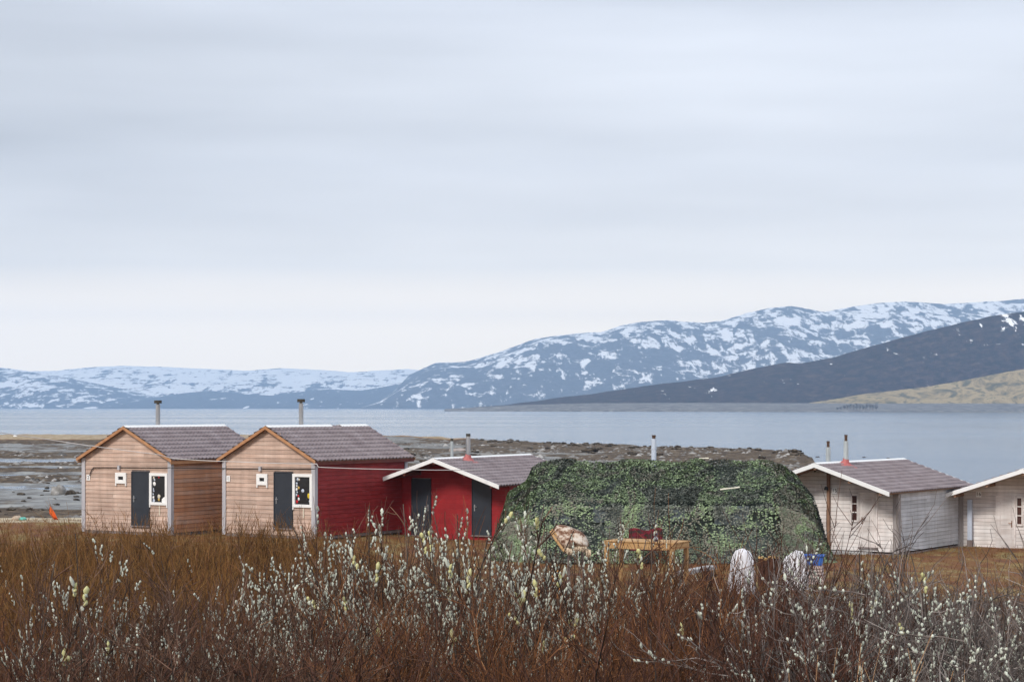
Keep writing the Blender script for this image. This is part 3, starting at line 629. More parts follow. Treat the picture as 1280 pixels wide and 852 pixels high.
c4 = Cab('pale_cabin', 'whitish weathered plank cabin beside the camouflaged tent with red chimney flashing', 11.17, 68.9, EYE - 5.01, 35.0, DB)
def cabin_pale(c, doorpx, winpx, platepx, num, hand):
    cabinB(c, None, None, 'soffit')
    d = c.door(*doorpx, X['pale_wood'], frame=X['pale_wood'], side=hand, panels=True, handle='brass', fw=.05)
    a = c.ray(winpx[0], winpx[2], 'y', -.05); b = c.ray(winpx[1], winpx[3], 'y', -.05); x0, x1, z1, z0 = a.x, b.x, a.z, b.z
    mb = MB(); fw = .045; mb.box(x0 - fw, x0, -.075, 0, z0 - fw, z1 + fw); mb.box(x1, x1 + fw, -.075, 0, z0 - fw, z1 + fw)
    for k in range(4): z = z0 + (z1 - z0) * k / 3; mb.box(x0, x1, -.07, -.004, z - (.045 if k == 0 else .018), z + (.045 if k == 3 else .018))
    wd = mb.build('window', X['pale_wood'], c.root); g = MB(); g.box(x0 + .001, x1 - .001, -.04, -.03, z0 - .01, z1 + .01); g.build('pane', X['brown_glass'], wd)
    ops = [d]
    c.siding('front_wall', X['pale_wood'], 'front', openings=ops, bh=.135, thick=.018); c.siding('side_wall', X['grey_wood'], 'right', bh=.135, thick=.024); c.siding('side_wall', X['grey_wood'], 'left', bh=.135); c.siding('back_wall', X['grey_wood'], 'back', bh=.135)
    c.core(X['post_wood'], ops)
    c.plate(*platepx, .19, .22, num, y=-.03)
    for (x, y) in ((c.W / 2, 0), (c.W / 2, c.L), (-c.W / 2, 0)): c.corner(x, y, X['pale_post'], w=.13, t=.05, z0=-.03)
    mb = MB(); mb.box(-c.W / 2 - .02, c.W / 2 + .04, -.55, c.L + .05, -.12, -.045); mb.build('floor_frame', X['post_wood'], c.root)
    mb = MB(); mb.box(-c.W / 2, c.W / 2 - .9, -.60, -.551, -.22, -.02); mb.box(-c.W / 2, c.W / 2 - .9, -.55, -.06, -.04, -.015); mb.build('porch_step', X['concrete'], c.root)
    mb = MB(); mb.box(c.W / 2 + .01, c.W / 2 + .04, -.5, c.L, -.26, -.121); mb.build('base_plank', X['grey_wood'], c.root)
    c.piers((-2.3, 0, 2.3), (.3, 3, 5.6))
cabin_pale(c4, (1075, 1095.5, 617, 683.5), (1065.2, 1071.3, 618.5, 650.5), (1043.3, 613), '15', -1)
mb = MB(); p = c4.ray(1035.5, 600, 'y', -.10); mb.box(p.x - .05, p.x + .05, -.14, -.04, -.05, c4.roofz(p.x) - .16); mb.build('porch_post', X['soffit'], c4.root)
p = c4.ray(1033, 609.5, 'y', -.16); mb = MB(); mb.tube([(p.x, -.05, p.z), (p.x, -.17, p.z + .02)], .02, 8); mb.tube([(p.x, -.17, p.z - .07), (p.x, -.17, p.z + .05)], [.085, .05], 12); mb.build('wall_lamp', X['black'], c4.root)
place_ch(c4, -.7, 1035.3, 558.5, .085, X['flue'], 'stub', False)
ch = place_ch(c4, .28, 1057.3, 551, .085, X['flue'], 'stub', True)
# fifth cabin: placed from the left end of its front eave
_Y5 = 70.9; _e = at(1181.3, 618.4, _Y5); _a5 = R(27); _lx, _ly = -(DB[0] / 2 + DB[4]), -DB[2]
_X5 = _e.x - (_lx * math.cos(_a5) + _ly * math.sin(_a5)); _YY5 = _Y5 - (-_lx * math.sin(_a5) + _ly * math.cos(_a5))
c5 = Cab('pale_cabin', 'weathered pale cabin cut off by the right edge of the photo', _X5, _YY5, _e.z - DB[5] + .0, 27, DB)
cabin_pale(c5, (1246.5, 1268, 621, 688.5), (1271.5, 1277, 621.5, 655.5), (1223.3, 617.3), '16', 1)
p = c5.ray(1212.5, 624, 'y', -.15); mb = MB(); mb.box(p.x - .08, p.x + .08, -.22, -.10, .42, p.z); dp = mb.build('drain_board', X['paleblue'], c5.root)
mb = MB(); mb.box(p.x - .09, p.x + .09, -.23, -.09, -.04, .418); mb.build('mossy_foot', X['ochre'] if False else X['post_wood'], dp)

# ------------------------------------------------------------------ wires
def wire(pts, r, material, label, sag=0.):
    mb = MB(); P = []
    for a, b in zip(pts[:-1], pts[1:]):
        for k in range(8):
            t = k / 8; p = a.lerp(b, t); p.z -= sag * 4 * t * (1 - t) * (a - b).length / 10; P.append(p)
    P.append(pts[-1]); mb.tube(P, r, 6); o = mb.build('cable', material, smooth=True); return tag(o, label, 'cable')
wire([at(-60, 530, 66), at(60, 549, 70), at(198, 567.8, 71.2), at(214, 572.5, 71.6), at(300, 577.0, 69.6), at(396, 579.5, 68.0), at(398, 583.5, 68.0), at(506, 586.5, 69.0), at(600, 586.8, 71.2)], .014, X['cable_white'], 'pale overhead cable crossing the gables of the three left cabins', .05)
f1 = lambda c, px, py: world(c, *c.ray(px, py, 'y', -.06))
wire([f1(c1, 112, 594), f1(c1, 114, 588), f1(c1, 117, 584), f1(c1, 150, 584), f1(c1, 213, 584.3), f1(c2, 281, 585.2), f1(c2, 330, 585.5), f1(c2, 394, 585.8)], .016, X['black'], 'thin black cable running along the fronts of both brown cabins', 0)

# ------------------------------------------------------------------ camouflaged tent
def build_tent():
    gz = 1.02; root = empty('camouflage_tent', (3.7, 62.9, gz), -R(4)); tag(root, 'long tent covered by green camouflage netting between the cabins', 'tent')
    H = 3.24
    KS = np.array([(-4.45, 0), (-4.25, .28), (-4.02, .5), (-3.9, .66), (-3.3, .80), (-3.15, .93), (-2.75, 1), (4.75, 1), (5.15, .965), (5.50, .87), (5.98, .68), (6.24, .37), (6.50, 0)])
    CP = np.array([(-.45, 0.), (-.12, .30), (0, .585), (.5, .70), (2.25, 1.0), (4.0, .70), (4.3, .5), (4.6, 0)])   # (t, z/H) cross-section front to back
    cl = np.concatenate([[0], np.cumsum(np.hypot(np.diff(CP[:, 0]), np.diff(CP[:, 1] * H)))]); cl /= cl[-1]
    def S(u, b, push=0.):   # u along the ridge (m), b in 0..1 across
        t = np.interp(b, cl, CP[:, 0]); z = np.interp(b, cl, CP[:, 1])
        k = np.interp(u, KS[:, 0], KS[:, 1]); zz = np.minimum(z, 1) * k
        # sagging between poles and folds hanging at the ends
        wr = fbm(u * 1.3, b * 9, 4, 61) * .18 + fbm(u * 4.5, b * 5, 3, 71) * .07
        rs = -.10 * np.abs(np.sin((u + 4) * math.pi / 2.1)) * (z > .55)
        tt = 2.1 + (t - 2.1) * (1 - .22 * (1 - k)) + wr * .5
        fold = .17 * np.sin(b * 60 + fbm(u, b * 4, 2, 5) * 6) * (1 - k)
        return np.stack([u + fold + wr * .3, tt - push * 0, np.maximum(zz * H + (wr + rs) * (zz > .05), -.05)], -1)
    def sheet(nu, nb, shrink):
        u = np.interp(np.linspace(0, 1, nu), np.linspace(0, 1, 9), [-4.45, -4.1, -3.6, -2.9, 1, 4.75, 5.5, 6.1, 6.50]); b = np.linspace(0, 1, nb)
        U, B = np.meshgrid(u, b); P = S(U, B); c = np.array([1.2, 2.1, .0]); P = c + (P - c) * np.array(shrink); return P
    # inner tent cloth
    P = sheet(90, 70, (.965, .93, .955)); n, m = P.shape[:2]; i = np.arange(n * m).reshape(n, m)
    Q = np.stack([i[:-1, :-1], i[:-1, 1:], i[1:, 1:], i[1:, :-1]], -1).reshape(-1, 4)
    cloth = mat('tent_cloth', [(.02, .028, .024), (.045, .06, .052), (.12, .15, .15)], (.55, .55, .9), rough=.8, pos=[.36, .5, .66])
    link('tent_cloth', mesh_np(P.reshape(-1, 3), Q), cloth, root, smooth=True)
    # net garnish: thousands of cut scallops lying on the draped surface
    g = np.random.default_rng(5); n = 130000
    u = g.uniform(-4.45, 6.50, n); b = g.uniform(0, .80, n); m_ = g.random(n) < .2; u = np.where(m_, np.where(g.random(n) < .5, g.uniform(-4.45, -3.1, n), g.uniform(4.9, 6.5, n)), u)
    e = .01; p = S(u, b); du = S(u + e, b) - S(u - e, b); db = S(u, b + e * .2) - S(u, b - e * .2)
    nr = np.cross(du, db); nr /= np.linalg.norm(nr, axis=1)[:, None] + 1e-9; nr *= np.sign((nr * (p - np.array([1.2, 2.1, 0]))).sum(1))[:, None]
    dens = fbm(p[:, 0] * 1.2, p[:, 2] * 1.4 + p[:, 1], 3, 88) + .22 + .26 * (p[:, 2] > 1.9) - .12 * (np.abs(p[:, 2] - 1.85) < .06)
    for xa, xb in ((-2.4, -1.7), (-1.1, -.05), (.35, 1.0), (1.4, 1.85), (2.8, 3.9)): dens = dens - .16 * ((p[:, 0] > xa) & (p[:, 0] < xb) & (p[:, 2] > .85) & (p[:, 2] < 1.5) & (p[:, 1] < .6))
    dens = dens + .22 * ((p[:, 0] > 4.9) | (p[:, 0] < -3.1))
    keep = g.random(n) < np.clip(dens * 1.9, .2, 1); p, nr, du = p[keep], nr[keep], du[keep]; n = len(p)
    tx = du / (np.linalg.norm(du, axis=1)[:, None] + 1e-9); a = g.normal(0, .7, n); ty = np.cross(nr, tx)
    tx2 = tx * np.cos(a)[:, None] + ty * np.sin(a)[:, None]; ty2 = np.cross(nr, tx2)
    tx2 = tx2 + nr * g.uniform(-.35, .45, n)[:, None]; ty2 = ty2 + nr * g.uniform(-.4, .4, n)[:, None]
    s1 = g.uniform(.020, .054, n)[:, None]; s2 = g.uniform(.012, .030, n)[:, None]
    lift = nr * g.uniform(.01, .06, n)[:, None]; c = p + lift
    V = np.stack([c - tx2 * s1, c - ty2 * s2 + nr * .012, c + tx2 * s1, c + ty2 * s2 - nr * .012], 1).reshape(-1, 3)
    i = np.arange(4 * n).reshape(n, 4); me = mesh_np(V, i)
    nm = bpy.data.materials.new('net'); nm.use_nodes = True; t = nm.node_tree; bs = t.nodes['Principled BSDF']; bs.inputs['Roughness'].default_value = .75
    tc = N(t, 'ShaderNodeTexCoord'); mp = N(t, 'ShaderNodeMapping'); mp.inputs['Scale'].default_value = (.60, .6, .55); t.links.new(tc.outputs['Object'], mp.inputs[0])
    nz = N(t, 'ShaderNodeTexNoise'); nz.inputs['Scale'].default_value = 1.15; nz.inputs['Detail'].default_value = 3; nz.inputs['Distortion'].default_value = 1.1; t.links.new(mp.outputs[0], nz.inputs['Vector'])
    geo = N(t, 'ShaderNodeNewGeometry'); q = M(t, 'ADD', nz.outputs['Fac'], M(t, 'MULTIPLY', M(t, 'SUBTRACT', geo.outputs['Random Per Island'], .5), .10))
    rp = N(t, 'ShaderNodeValToRGB'); rp.color_ramp.interpolation = 'LINEAR'
    stops(rp.color_ramp, [(.34, (.05, .06, .05)), (.41, (.15, .16, .14)), (.44, (.10, .13, .09)), (.465, (.16, .22, .12)), (.53, (.235, .31, .175)), (.555, (.13, .16, .12)), (.60, (.17, .155, .13)), (.70, (.09, .12, .08))])
    t.links.new(q, rp.inputs[0]); mr = N(t, 'ShaderNodeMapRange'); t.links.new(geo.outputs['Random Per Island'], mr.inputs[0]); mr.inputs[3].default_value = .95; mr.inputs[4].default_value = 1.65
    sv = N(t, 'ShaderNodeVectorMath', operation='SCALE'); t.links.new(rp.outputs[0], sv.inputs[0]); t.links.new(mr.outputs[0], sv.inputs['Scale']); t.links.new(sv.outputs[0], bs.inputs['Base Color'])
    link('camouflage_net', me, nm, root)
    def on(px, py, ty):   # local point on the plane t = ty
        o = Vector((0, 0, EYE)) - Vector(root.location); d = at(px, py, 1) - Vector((0, 0, EYE)); c_, s_ = math.cos(R(4)), math.sin(R(4))
        f_ = lambda v: Vector((v.x * c_ - v.y * s_, v.x * s_ + v.y * c_, v.z)); o, d = f_(o), f_(d); return o + d * ((ty - o.y) / d.y)
    # flue
    p0 = on(817.3, 548, 2.6); mb = MB(); mb.tube([(p0.x, 2.6, 2.6), (p0.x, 2.6, p0.z)], .085, 14); mb.tube([(p0.x, 2.6, p0.z - .35), (p0.x, 2.6, p0.z - .31)], .095, 14)
    c_ = mb.build('chimney', X['paleblue'], root); mb = MB(); mb.tube([(p0.x, 2.6, p0.z - .01), (p0.x, 2.6, p0.z + .12)], .055, 12); mb.tube([(p0.x, 2.6, p0.z + .07), (p0.x, 2.6, p0.z + .12)], .07, 12); mb.build('cap', X['rust'], c_)
    # pale scraps where the cloth shows
    def scrap(pxa, pya, pxb, pyb, ty, h):
        a, b_ = on(pxa, pya, ty), on(pxb, pyb, ty); mb = MB(); g2 = random.Random(int(pxa)); n_ = 7; top = []; bot = []
        for k in range(n_ + 1):
            q = a.lerp(b_, k / n_); top.append((q.x, ty + g2.uniform(-.02, .02), q.z + h / 2 * g2.uniform(.3, 1))); bot.append((q.x, ty - .05 + g2.uniform(-.02, .02), q.z - h / 2 * g2.uniform(.3, 1)))
        mb.add(top + bot, [(k, k + 1, n_ + 2 + k, n_ + 1 + k) for k in range(n_)]); o = mb.build('white_patch', X['cream'], root); s_ = o.modifiers.new('s', 'SOLIDIFY'); s_.thickness = .01
    scrap(900, 611.5, 925, 608.5, -.02, .05); scrap(874, 572.5, 886, 572.3, 1.95, .04)
    pm = mat('window_film', [(.07, .09, .10), (.13, .16, .18)], (2, 2, 2), rough=.35, bump=.01)
    for (xa, xb, ya, yb) in ((692, 713, 634, 654), (741, 783, 634, 653), (797, 822, 632, 655), (838, 856, 634, 652), (893, 936, 632, 656)):
        a, b_ = on(xa, ya, .03), on(xb, yb, .03); mb = MB(); mb.box(a.x, b_.x, .005, .02, b_.z, a.z); mb.build('window_panel', pm, root, bevel=.004)
    return root
build_tent()

# ------------------------------------------------------------------ things in front of the tent
def gz(x, y): return float(ground(np.array([x]), np.array([y]))[0])
def build_table():
    p = at(843, 678, 50.0); a = R(28); g0 = gz(p.x, 50.); r = empty('wooden_table', (p.x, p.y, g0), -a); tag(r, 'yellow timber table with a bottle on it in front of the tent', 'table')
    h = p.z - g0; L_, D_ = 1.98, 1.02
    for k in range(6): mb = MB(); y0 = k * D_ / 6; mb.box(-L_, .03, y0 - .03, y0 + D_ / 6 - .038, h - .03, h); mb.build('top_board', X['yellow_wood'], r, bevel=.003)
    mb = MB(); mb.box(-L_ + .02, 0, -.005, .03, h - .20, h - .032); mb.build('long_apron', X['yellow_wood'], r); mb = MB(); mb.box(-L_ + .02, 0, D_ - .08, D_ - .05, h - .20, h - .032); mb.build('long_apron', X['yellow_wood'], r)
    mb = MB(); mb.box(-.03, 0, .031, D_ - .081, h - .18, h - .033); mb.build('end_apron', X['yellow_wood'], r); mb = MB(); mb.box(-L_ + .02, -L_ + .05, .031, D_ - .081, h - .18, h - .033); mb.build('end_apron', X['yellow_wood'], r)
    for x in (-.12, -L_ + .02):
        for y in (-.045, D_ - .15): mb = MB(); mb.box(x, x + .11, y, y + .09, -.15, h - .033); mb.build('leg', X['yellow_wood'], r, bevel=.004)
    b = r.matrix_basis.copy(); c_, s_ = math.cos(a), math.sin(a); lx, ly = -.62, .25
    bl = Vector((p.x + lx * c_ + ly * s_, p.y - lx * s_ + ly * c_, g0 + h))
    t = empty('bottle', bl); tag(t, 'dark blue bottle with a pale cap standing on the yellow table', 'bottle')
    mb = MB(); mb.tube([(0, 0, 0), (0, 0, .18), (0, 0, .22)], [.05, .05, .04], 14); mb.build('body', mat('bottle_blue', [(.02, .03, .08), (.04, .05, .12)], rough=.3), t, smooth=False)
    mb = MB(); mb.tube([(0, 0, .06), (0, 0, .13)], .052, 14); mb.build('band', X['paleblue'], t); mb = MB(); mb.tube([(0, 0, .221), (0, 0, .26), (0, 0, .275)], [.04, .038, .02], 14); mb.build('cap', X['cream'], t)
build_table()
def lump(name, label, cat, loc, dims, material, seed=0, nz=.18, drape=False, res=26, rz=0, tilt=0):
    """soft irregular body: a cloth heap or a sack, resting on the ground"""
    V = []; n, m = res, res; g = random.Random(seed)
    th = np.linspace(0, np.pi * .5 if drape else np.pi, n); ph = np.linspace(0, 2 * np.pi, m, endpoint=False); T, P_ = np.meshgrid(th, ph, indexing='ij')
    k = 1 + nz * fbm(np.cos(P_) * 2.2 + T * 1.3, np.sin(P_) * 2.2 + T * 2, 4, seed) * 2.2
    if drape:
        k = 1 + nz * np.sin(P_ * 7 + 3 * fbm(T * 2, P_ * .0, 2, seed)) * .22 * sstep(.3, 1.4, T) + nz * fbm(np.cos(P_) * 2.5, np.sin(P_) * 2.5 + T * 2, 4, seed) * 1.6
        s_ = np.power(np.sin(T), .55) * (.86 + .16 * T / 1.57); c_ = np.power(np.clip(np.cos(T), 0, 1), .5); k = k + .35 * nz * np.sin(P_ * 2 + seed) * sstep(.2, 1, T); x = s_ * np.cos(P_) * k; y = s_ * np.sin(P_) * k; z = c_ * (1 + .12 * np.sin(P_ + seed) * s_ + fbm(x * 2 + 4, y * 2 + 4, 3, seed + 5) * .16)
    else: x = np.sin(T) * np.cos(P_) * k; y = np.sin(T) * np.sin(P_) * k; z = (np.cos(T) * k + 1) / 2
    V = np.stack([x * dims[0] / 2, y * dims[1] / 2, z * dims[2]], -1).reshape(-1, 3); i = np.arange(n * m).reshape(n, m); j = np.roll(i, -1, axis=1)
    Q = np.stack([i[:-1], j[:-1], j[1:], i[1:]], -1).reshape(-1, 4)
    o = link(name, mesh_np(V, Q), material, smooth=True); o.location = loc; o.rotation_euler = (0, tilt, rz)
    sb = o.modifiers.new('s', 'SUBSURF'); sb.levels = sb.render_levels = 1
    return tag(o, label, cat)
def spot(px, py_top, Y):   # ground point under a pixel column and the height that reaches py_top
    x = (px - CX) / F * Y; g0 = gz(x, Y); return x, g0, at(px, py_top, Y).z - g0
white_cloth = mat('white_cloth', [(.66, .66, .72), (.80, .80, .84)], (5, 5, 2), rough=.85, bump=.06, bscale=(7, 7, 3))
x_, g_, h_ = spot(927, 687, 49); lump('white_sack', 'white cloth covered heap nearer the yellow table, in front of the tent', 'sack', (x_, 49, g_ - .05), (.64, .5, h_ + .05), white_cloth, 3, .30, True, 40)
x_, g_, h_ = spot(994, 689, 51); lump('white_sack', 'white cloth covered heap beside the blue tub at the right end of the tent', 'sack', (x_, 51, g_ - .05), (.62, .5, h_ + .05), white_cloth, 9, .30, True, 40)
def build_tub():
    x, g0, h = spot(1016, 693, 53); r = empty('blue_tub', (x, 53, g0 + h - .27), -R(12)); tag(r, 'bright blue plastic tub on pale crates at the right end of the tent', 'tub')
    bm = mat('blue_plastic', [(.02, .10, .42), (.05, .16, .52)], (5, 5, 5), rough=.4, spec=.5); mb = MB()
    a, b, c, d = .30, .22, .25, .19
    mb.add([(-c, -d, 0), (c, -d, 0), (c, d, 0), (-c, d, 0), (-a, -b, .27), (a, -b, .27), (a, b, .27), (-a, b, .27), (-a + .02, -b + .02, .27), (a - .02, -b + .02, .27), (a - .02, b - .02, .27), (-a + .02, b - .02, .27), (-c + .02, -d + .02, .02), (c - .02, -d + .02, .02), (c - .02, d - .02, .02), (-c + .02, d - .02, .02)],
           [(3, 2, 1, 0), (0, 1, 5, 4), (1, 2, 6, 5), (2, 3, 7, 6), (3, 0, 4, 7), (4, 5, 9, 8), (5, 6, 10, 9), (6, 7, 11, 10), (7, 4, 8, 11), (8, 9, 13, 12), (9, 10, 14, 13), (10, 11, 15, 14), (11, 8, 12, 15), (12, 13, 14, 15)])
    mb.build('body', bm, r); mb = MB(); mb.box(-a - .02, a + .02, -b - .02, -b, .235, .275); mb.box(-a - .02, a + .02, b, b + .02, .235, .275); mb.box(-a - .02, -a, -b, b, .235, .275); mb.box(a, a + .02, -b, b, .235, .275); mb.build('rim', bm, r)
    cm = mat('pink_crate', [(.42, .30, .29), (.62, .52, .50)], (5, 5, 5), rough=.9); tot = h - .27; n = 2
    for k in range(n):
        z0 = g0 + tot * k / n; z1 = g0 + tot * (k + 1) / n - .01; cr_ = empty('pale_crate', (x - .03 * k, 53, z0), -R(12 + 5 * k)); tag(cr_, ['pale pinkish slatted crate on the ground, bottom of the stack under the blue tub', 'pale pinkish slatted crate directly under the blue tub'][k], 'crate')
        hh = z1 - z0
        for q in range(3):
            zz = hh * q / 3; mb = MB(); mb.box(-.30, .30, -.22, -.20, zz + .01, zz + hh / 3 - .015); mb.box(-.30, .30, .20, .22, zz + .01, zz + hh / 3 - .015); mb.box(-.30, -.28, -.199, .199, zz + .01, zz + hh / 3 - .015); mb.box(.28, .30, -.199, .199, zz + .01, zz + hh / 3 - .015); mb.build('slat', cm, cr_)
        mb = MB()
        for sx in (-1, 1):
            for sy in (-1, 1): mb.box(*sorted((sx * .279, sx * .24)), *sorted((sy * .199, sy * .16)), 0, hh)
        mb.box(-.279, .279, -.199, .199, hh - .02, hh); mb.build('crate_frame', cm, cr_)
build_tub()
def build_stump():   # sawn logs, pale ends up, seen behind the twigs
    lm = mat('log_end', [(.50, .30, .11), (.66, .46, .20)], (9, 9, 9), rough=.8); bk = mat('bark', [(.05, .022, .014), (.12, .05, .03)], (9, 9, 3), rough=.9)
    for k, (px, py, w_) in enumerate(((951, 695, .15), (957.5, 697, .13), (964, 694.5, .16), (971, 695, .15))):
        x, g0, h = spot(px, py, 52); r = empty('upright_log', (x, 52 + .05 * (k % 2), g0)); tag(r, ['upright split log with pale top nearest the left white heap', 'upright split log, second from the left white heap', 'tallest upright split log between the two white heaps', 'upright split log with pale top nearest the right white heap'][k], 'log', 'split logs standing between the white heaps')
        mb = MB(); mb.tube([(0, 0, -.1), (.01, 0, h * .5), (0, 0, h - .05)], [w_ / 2 * .95, w_ / 2, w_ / 2 * .97], 12); mb.build('bark', bk, r); mb = MB(); mb.tube([(0, 0, h - .05), (0, 0, h)], [w_ / 2, w_ / 2 * .9], 12); mb.build('cut_top', lm, r)
build_stump()
def build_plank():
    a, b = at(850, 714, 52), at(890, 706, 54.5); d = b - a; r = empty('grey_plank', a); tag(r, 'grey weathered plank lying on two blocks right of the yellow table', 'plank'); mb = MB(); n = Vector((-d.y, d.x, 0)).normalized() * .14
    z = Vector((0, 0, -.10)); mb.hexa([tuple(q) for q in (-n + z, d - n + z, d + n + z, n + z, -n, d - n, d + n, n)]); mb.build('board', X['concrete'], r)
    for t in (.12, .85):
        q = d * t; w_ = a + q; g0 = gz(w_.x, w_.y) - a.z; mb = MB(); mb.box(q.x - .12, q.x + .12, q.y - .12, q.y + .12, g0 - .05, q.z - .101); mb.build('block', X['post_wood'], r)
build_plank()
def build_hide():
    """mottled brown and white hide laid over a slanted frame with a fleecy fringe"""
    Y = 50.; c = at(715, 673, Y); g0 = gz(c.x, Y); r = empty('draped_frame', (c.x, Y, g0)); tag(r, 'mottled brown and white hide with fleecy fringe draped on a slanted frame', 'draped hide')
    k = Y / F
    poly = [(688.5, 664), (697, 655.5), (706, 656), (717, 660.5), (727, 664), (733, 670), (737, 682), (733, 684), (722, 682), (712, 683), (707, 687), (700, 681), (694, 672)]
    V = [((px - 715) * k, 0, (HY - py) * k + EYE - g0) for px, py in poly]; cx = sum(v[0] for v in V) / len(V); cz = sum(v[2] for v in V) / len(V)
    rings = [(1.0, .16), (1.03, .0), (.97, -.14), (.80, -.26), (.5, -.33), (.2, -.36)]; vs_ = []; n = len(V)
    for s_, y in rings:
        for v in V: vs_.append((cx + (v[0] - cx) * s_, y + (v[2] - cz) * .5, cz + (v[2] - cz) * s_))
    fs = [(j * n + i, j * n + (i + 1) % n, (j + 1) * n + (i + 1) % n, (j + 1) * n + i) for j in range(5) for i in range(n)] + [tuple(5 * n + i for i in range(n)), tuple(range(n - 1, -1, -1))]
    hm = mat('hide', [(.10, .045, .025), (.20, .10, .06), (.48, .38, .30), (.62, .55, .48)], (5, 5, 5), rough=.8, pos=[.38, .46, .52, .62], bump=.01)
    mb = MB(); mb.add(vs_, fs); o = mb.build('hide', hm, r, smooth=True); s_ = o.modifiers.new('s', 'SUBSURF'); s_.levels = s_.render_levels = 2
    pt = lambda px, py, y: Vector(((px - 715) * k, y, (HY - py) * k + EYE - g0))
    mb = MB(); mb.tube([pt(688, 663, -.2), pt(695, 674, -.3), pt(703, 685, -.38), pt(706, 688, -.4)], .035, 8); mb.tube([pt(690, 661, -.1), pt(698, 671, -.2), pt(706, 682, -.33)], .025, 8); mb.build('side_rail', X['yellow_wood'], r)
    g = random.Random(4); mb = MB()
    for i in range(240):
        t = g.random(); px = 706 + 31 * t; py = 682.5 + 2.2 * math.sin(t * 7) + (3 if t > .85 else 0) + g.uniform(-1, 3); p = pt(px, py, -.36 + .1 * t + g.uniform(-.05, .05)); q = p + Vector((g.uniform(-.03, .03), g.uniform(-.04, .02), -g.uniform(.05, .12 if t < .85 else .2)))
        mb.tube([p, (p + q) / 2 + Vector((0, -.02, 0)), q], [.02, .018, .004], 4, cap=False)
    mb.build('fringe', mat('fleece', [(.55, .42, .30), (.72, .62, .48)], (9, 9, 9), rough=.9), r)
    mb = MB(); mb.tube([pt(712, 683, 0), pt(711, 700, 0), (pt(711, 700, 0).x, 0, -.1)], .04, 8); mb.tube([pt(728, 683, .1), (pt(730, 700, 0).x, .1, -.1)], .035, 8); mb.build('stand', X['post_wood'], r)
build_hide()
def build_red_cloth():
    Y = 61.8; a, b = at(786, 661, Y), at(828, 688, Y); n, m = 24, 16; V = []
    for j in range(m):
        for i in range(n):
            u, v = i / (n - 1), j / (m - 1); V.append((a.x + (b.x - a.x) * u, Y + .05 * math.sin(u * 26) * (.3 + v), a.z + (b.z - a.z) * v + .04 * math.sin(u * 9) * (1 - v)))
    mb = MB(); mb.add(V, [(j * n + i, j * n + i + 1, (j + 1) * n + i + 1, (j + 1) * n + i) for j in range(m - 1) for i in range(n - 1)])
    o = mb.build('red_cloth', mat('red_cloth', [(.04, .03, .03), (.11, .014, .022), (.18, .02, .032)], (5, 5, 7), rough=.9, pos=[.42, .5, .6]), smooth=True); s_ = o.modifiers.new('s', 'SOLIDIFY'); s_.thickness = .012
    tag(o, 'dark red patterned cloth hanging on the tent behind the bottle', 'cloth')
build_red_cloth()
# orange kindling glimpsed behind the catkins
ko = mat('orange_wood', [(.62, .22, .05), (.75, .38, .10)], (9, 9, 9), rough=.7)
for k, (px, py) in enumerate(((669, 716), (676.5, 717), (684.5, 717.5), (692, 720), (700, 712))):
    x, g0, h = spot(px, py, 47); mb = MB(); g = random.Random(k); mb.tube([(g.uniform(-.08, .08), 0, -.05), (0, 0, h * .5), (g.uniform(-.05, .05), g.uniform(-.1, 0), h)], [.07, .08, .055], 6); o = mb.build('orange_post', ko); o.location = (x, 47 + g.uniform(-.2, .2), g0)
    tag(o, 'short bright orange split post standing among the catkins left of the table', 'post', 'orange split posts among the catkins')

# ------------------------------------------------------------------ left beach things
def build_flag():
    Y = 84.; p = lambda px, py, dy=0: at(px, py, Y) + Vector((0, dy, 0)); g0 = gz((72 - CX) / F * Y, Y); root = empty('orange_flag', (p(72, 650).x, Y, g0)); tag(root, 'torn bright orange flag leaning on a stick by the beach', 'flag')
    L_ = lambda v: v - Vector(root.location)
    mb = MB(); rows = [((62, 634), (63.5, 633)), ((61.5, 639), (66, 637)), ((62, 641.5), (69, 641)), ((65, 645), (71, 645)), ((68, 649), (73.5, 650))]; V = []
    for j, (a, b) in enumerate(rows):
        for i in range(5): q = Vector((a[0] + (b[0] - a[0]) * i / 4, a[1] + (b[1] - a[1]) * i / 4)); V.append(tuple(L_(p(q.x, q.y, .06 * math.sin(i * 2 + j)))))
    mb.add(V, [(j * 5 + i, j * 5 + i + 1, (j + 1) * 5 + i + 1, (j + 1) * 5 + i) for j in range(4) for i in range(4)]); o = mb.build('cloth', mat('orange_cloth', [(.70, .09, .01), (.80, .16, .03)], (4, 4, 4), rough=.7), root, smooth=True); s_ = o.modifiers.new('s', 'SOLIDIFY'); s_.thickness = .02
    mb = MB(); mb.tube([L_(p(62, 629.5)), L_(p(67, 642, .1)), L_(p(73.5, 656))], .035, 7); mb.build('stick', X['post_wood'], root)
build_flag()
rockm = mat('rock', [(.13, .12, .11), (.24, .23, .22), (.40, .39, .38)], (1.2, 1.2, 1.6), rough=.9, bump=.04, detail=9)
weedrock = mat('weed_rock', [(.022, .016, .012), (.06, .045, .03), (.16, .14, .12)], (1.6, 1.6, 1.6), rough=.75, bump=.05, detail=9, pos=[.4, .54, .68])
tanrock = mat('tan_rock', [(.42, .33, .25), (.55, .45, .36)], (2, 2, 2), rough=.9)
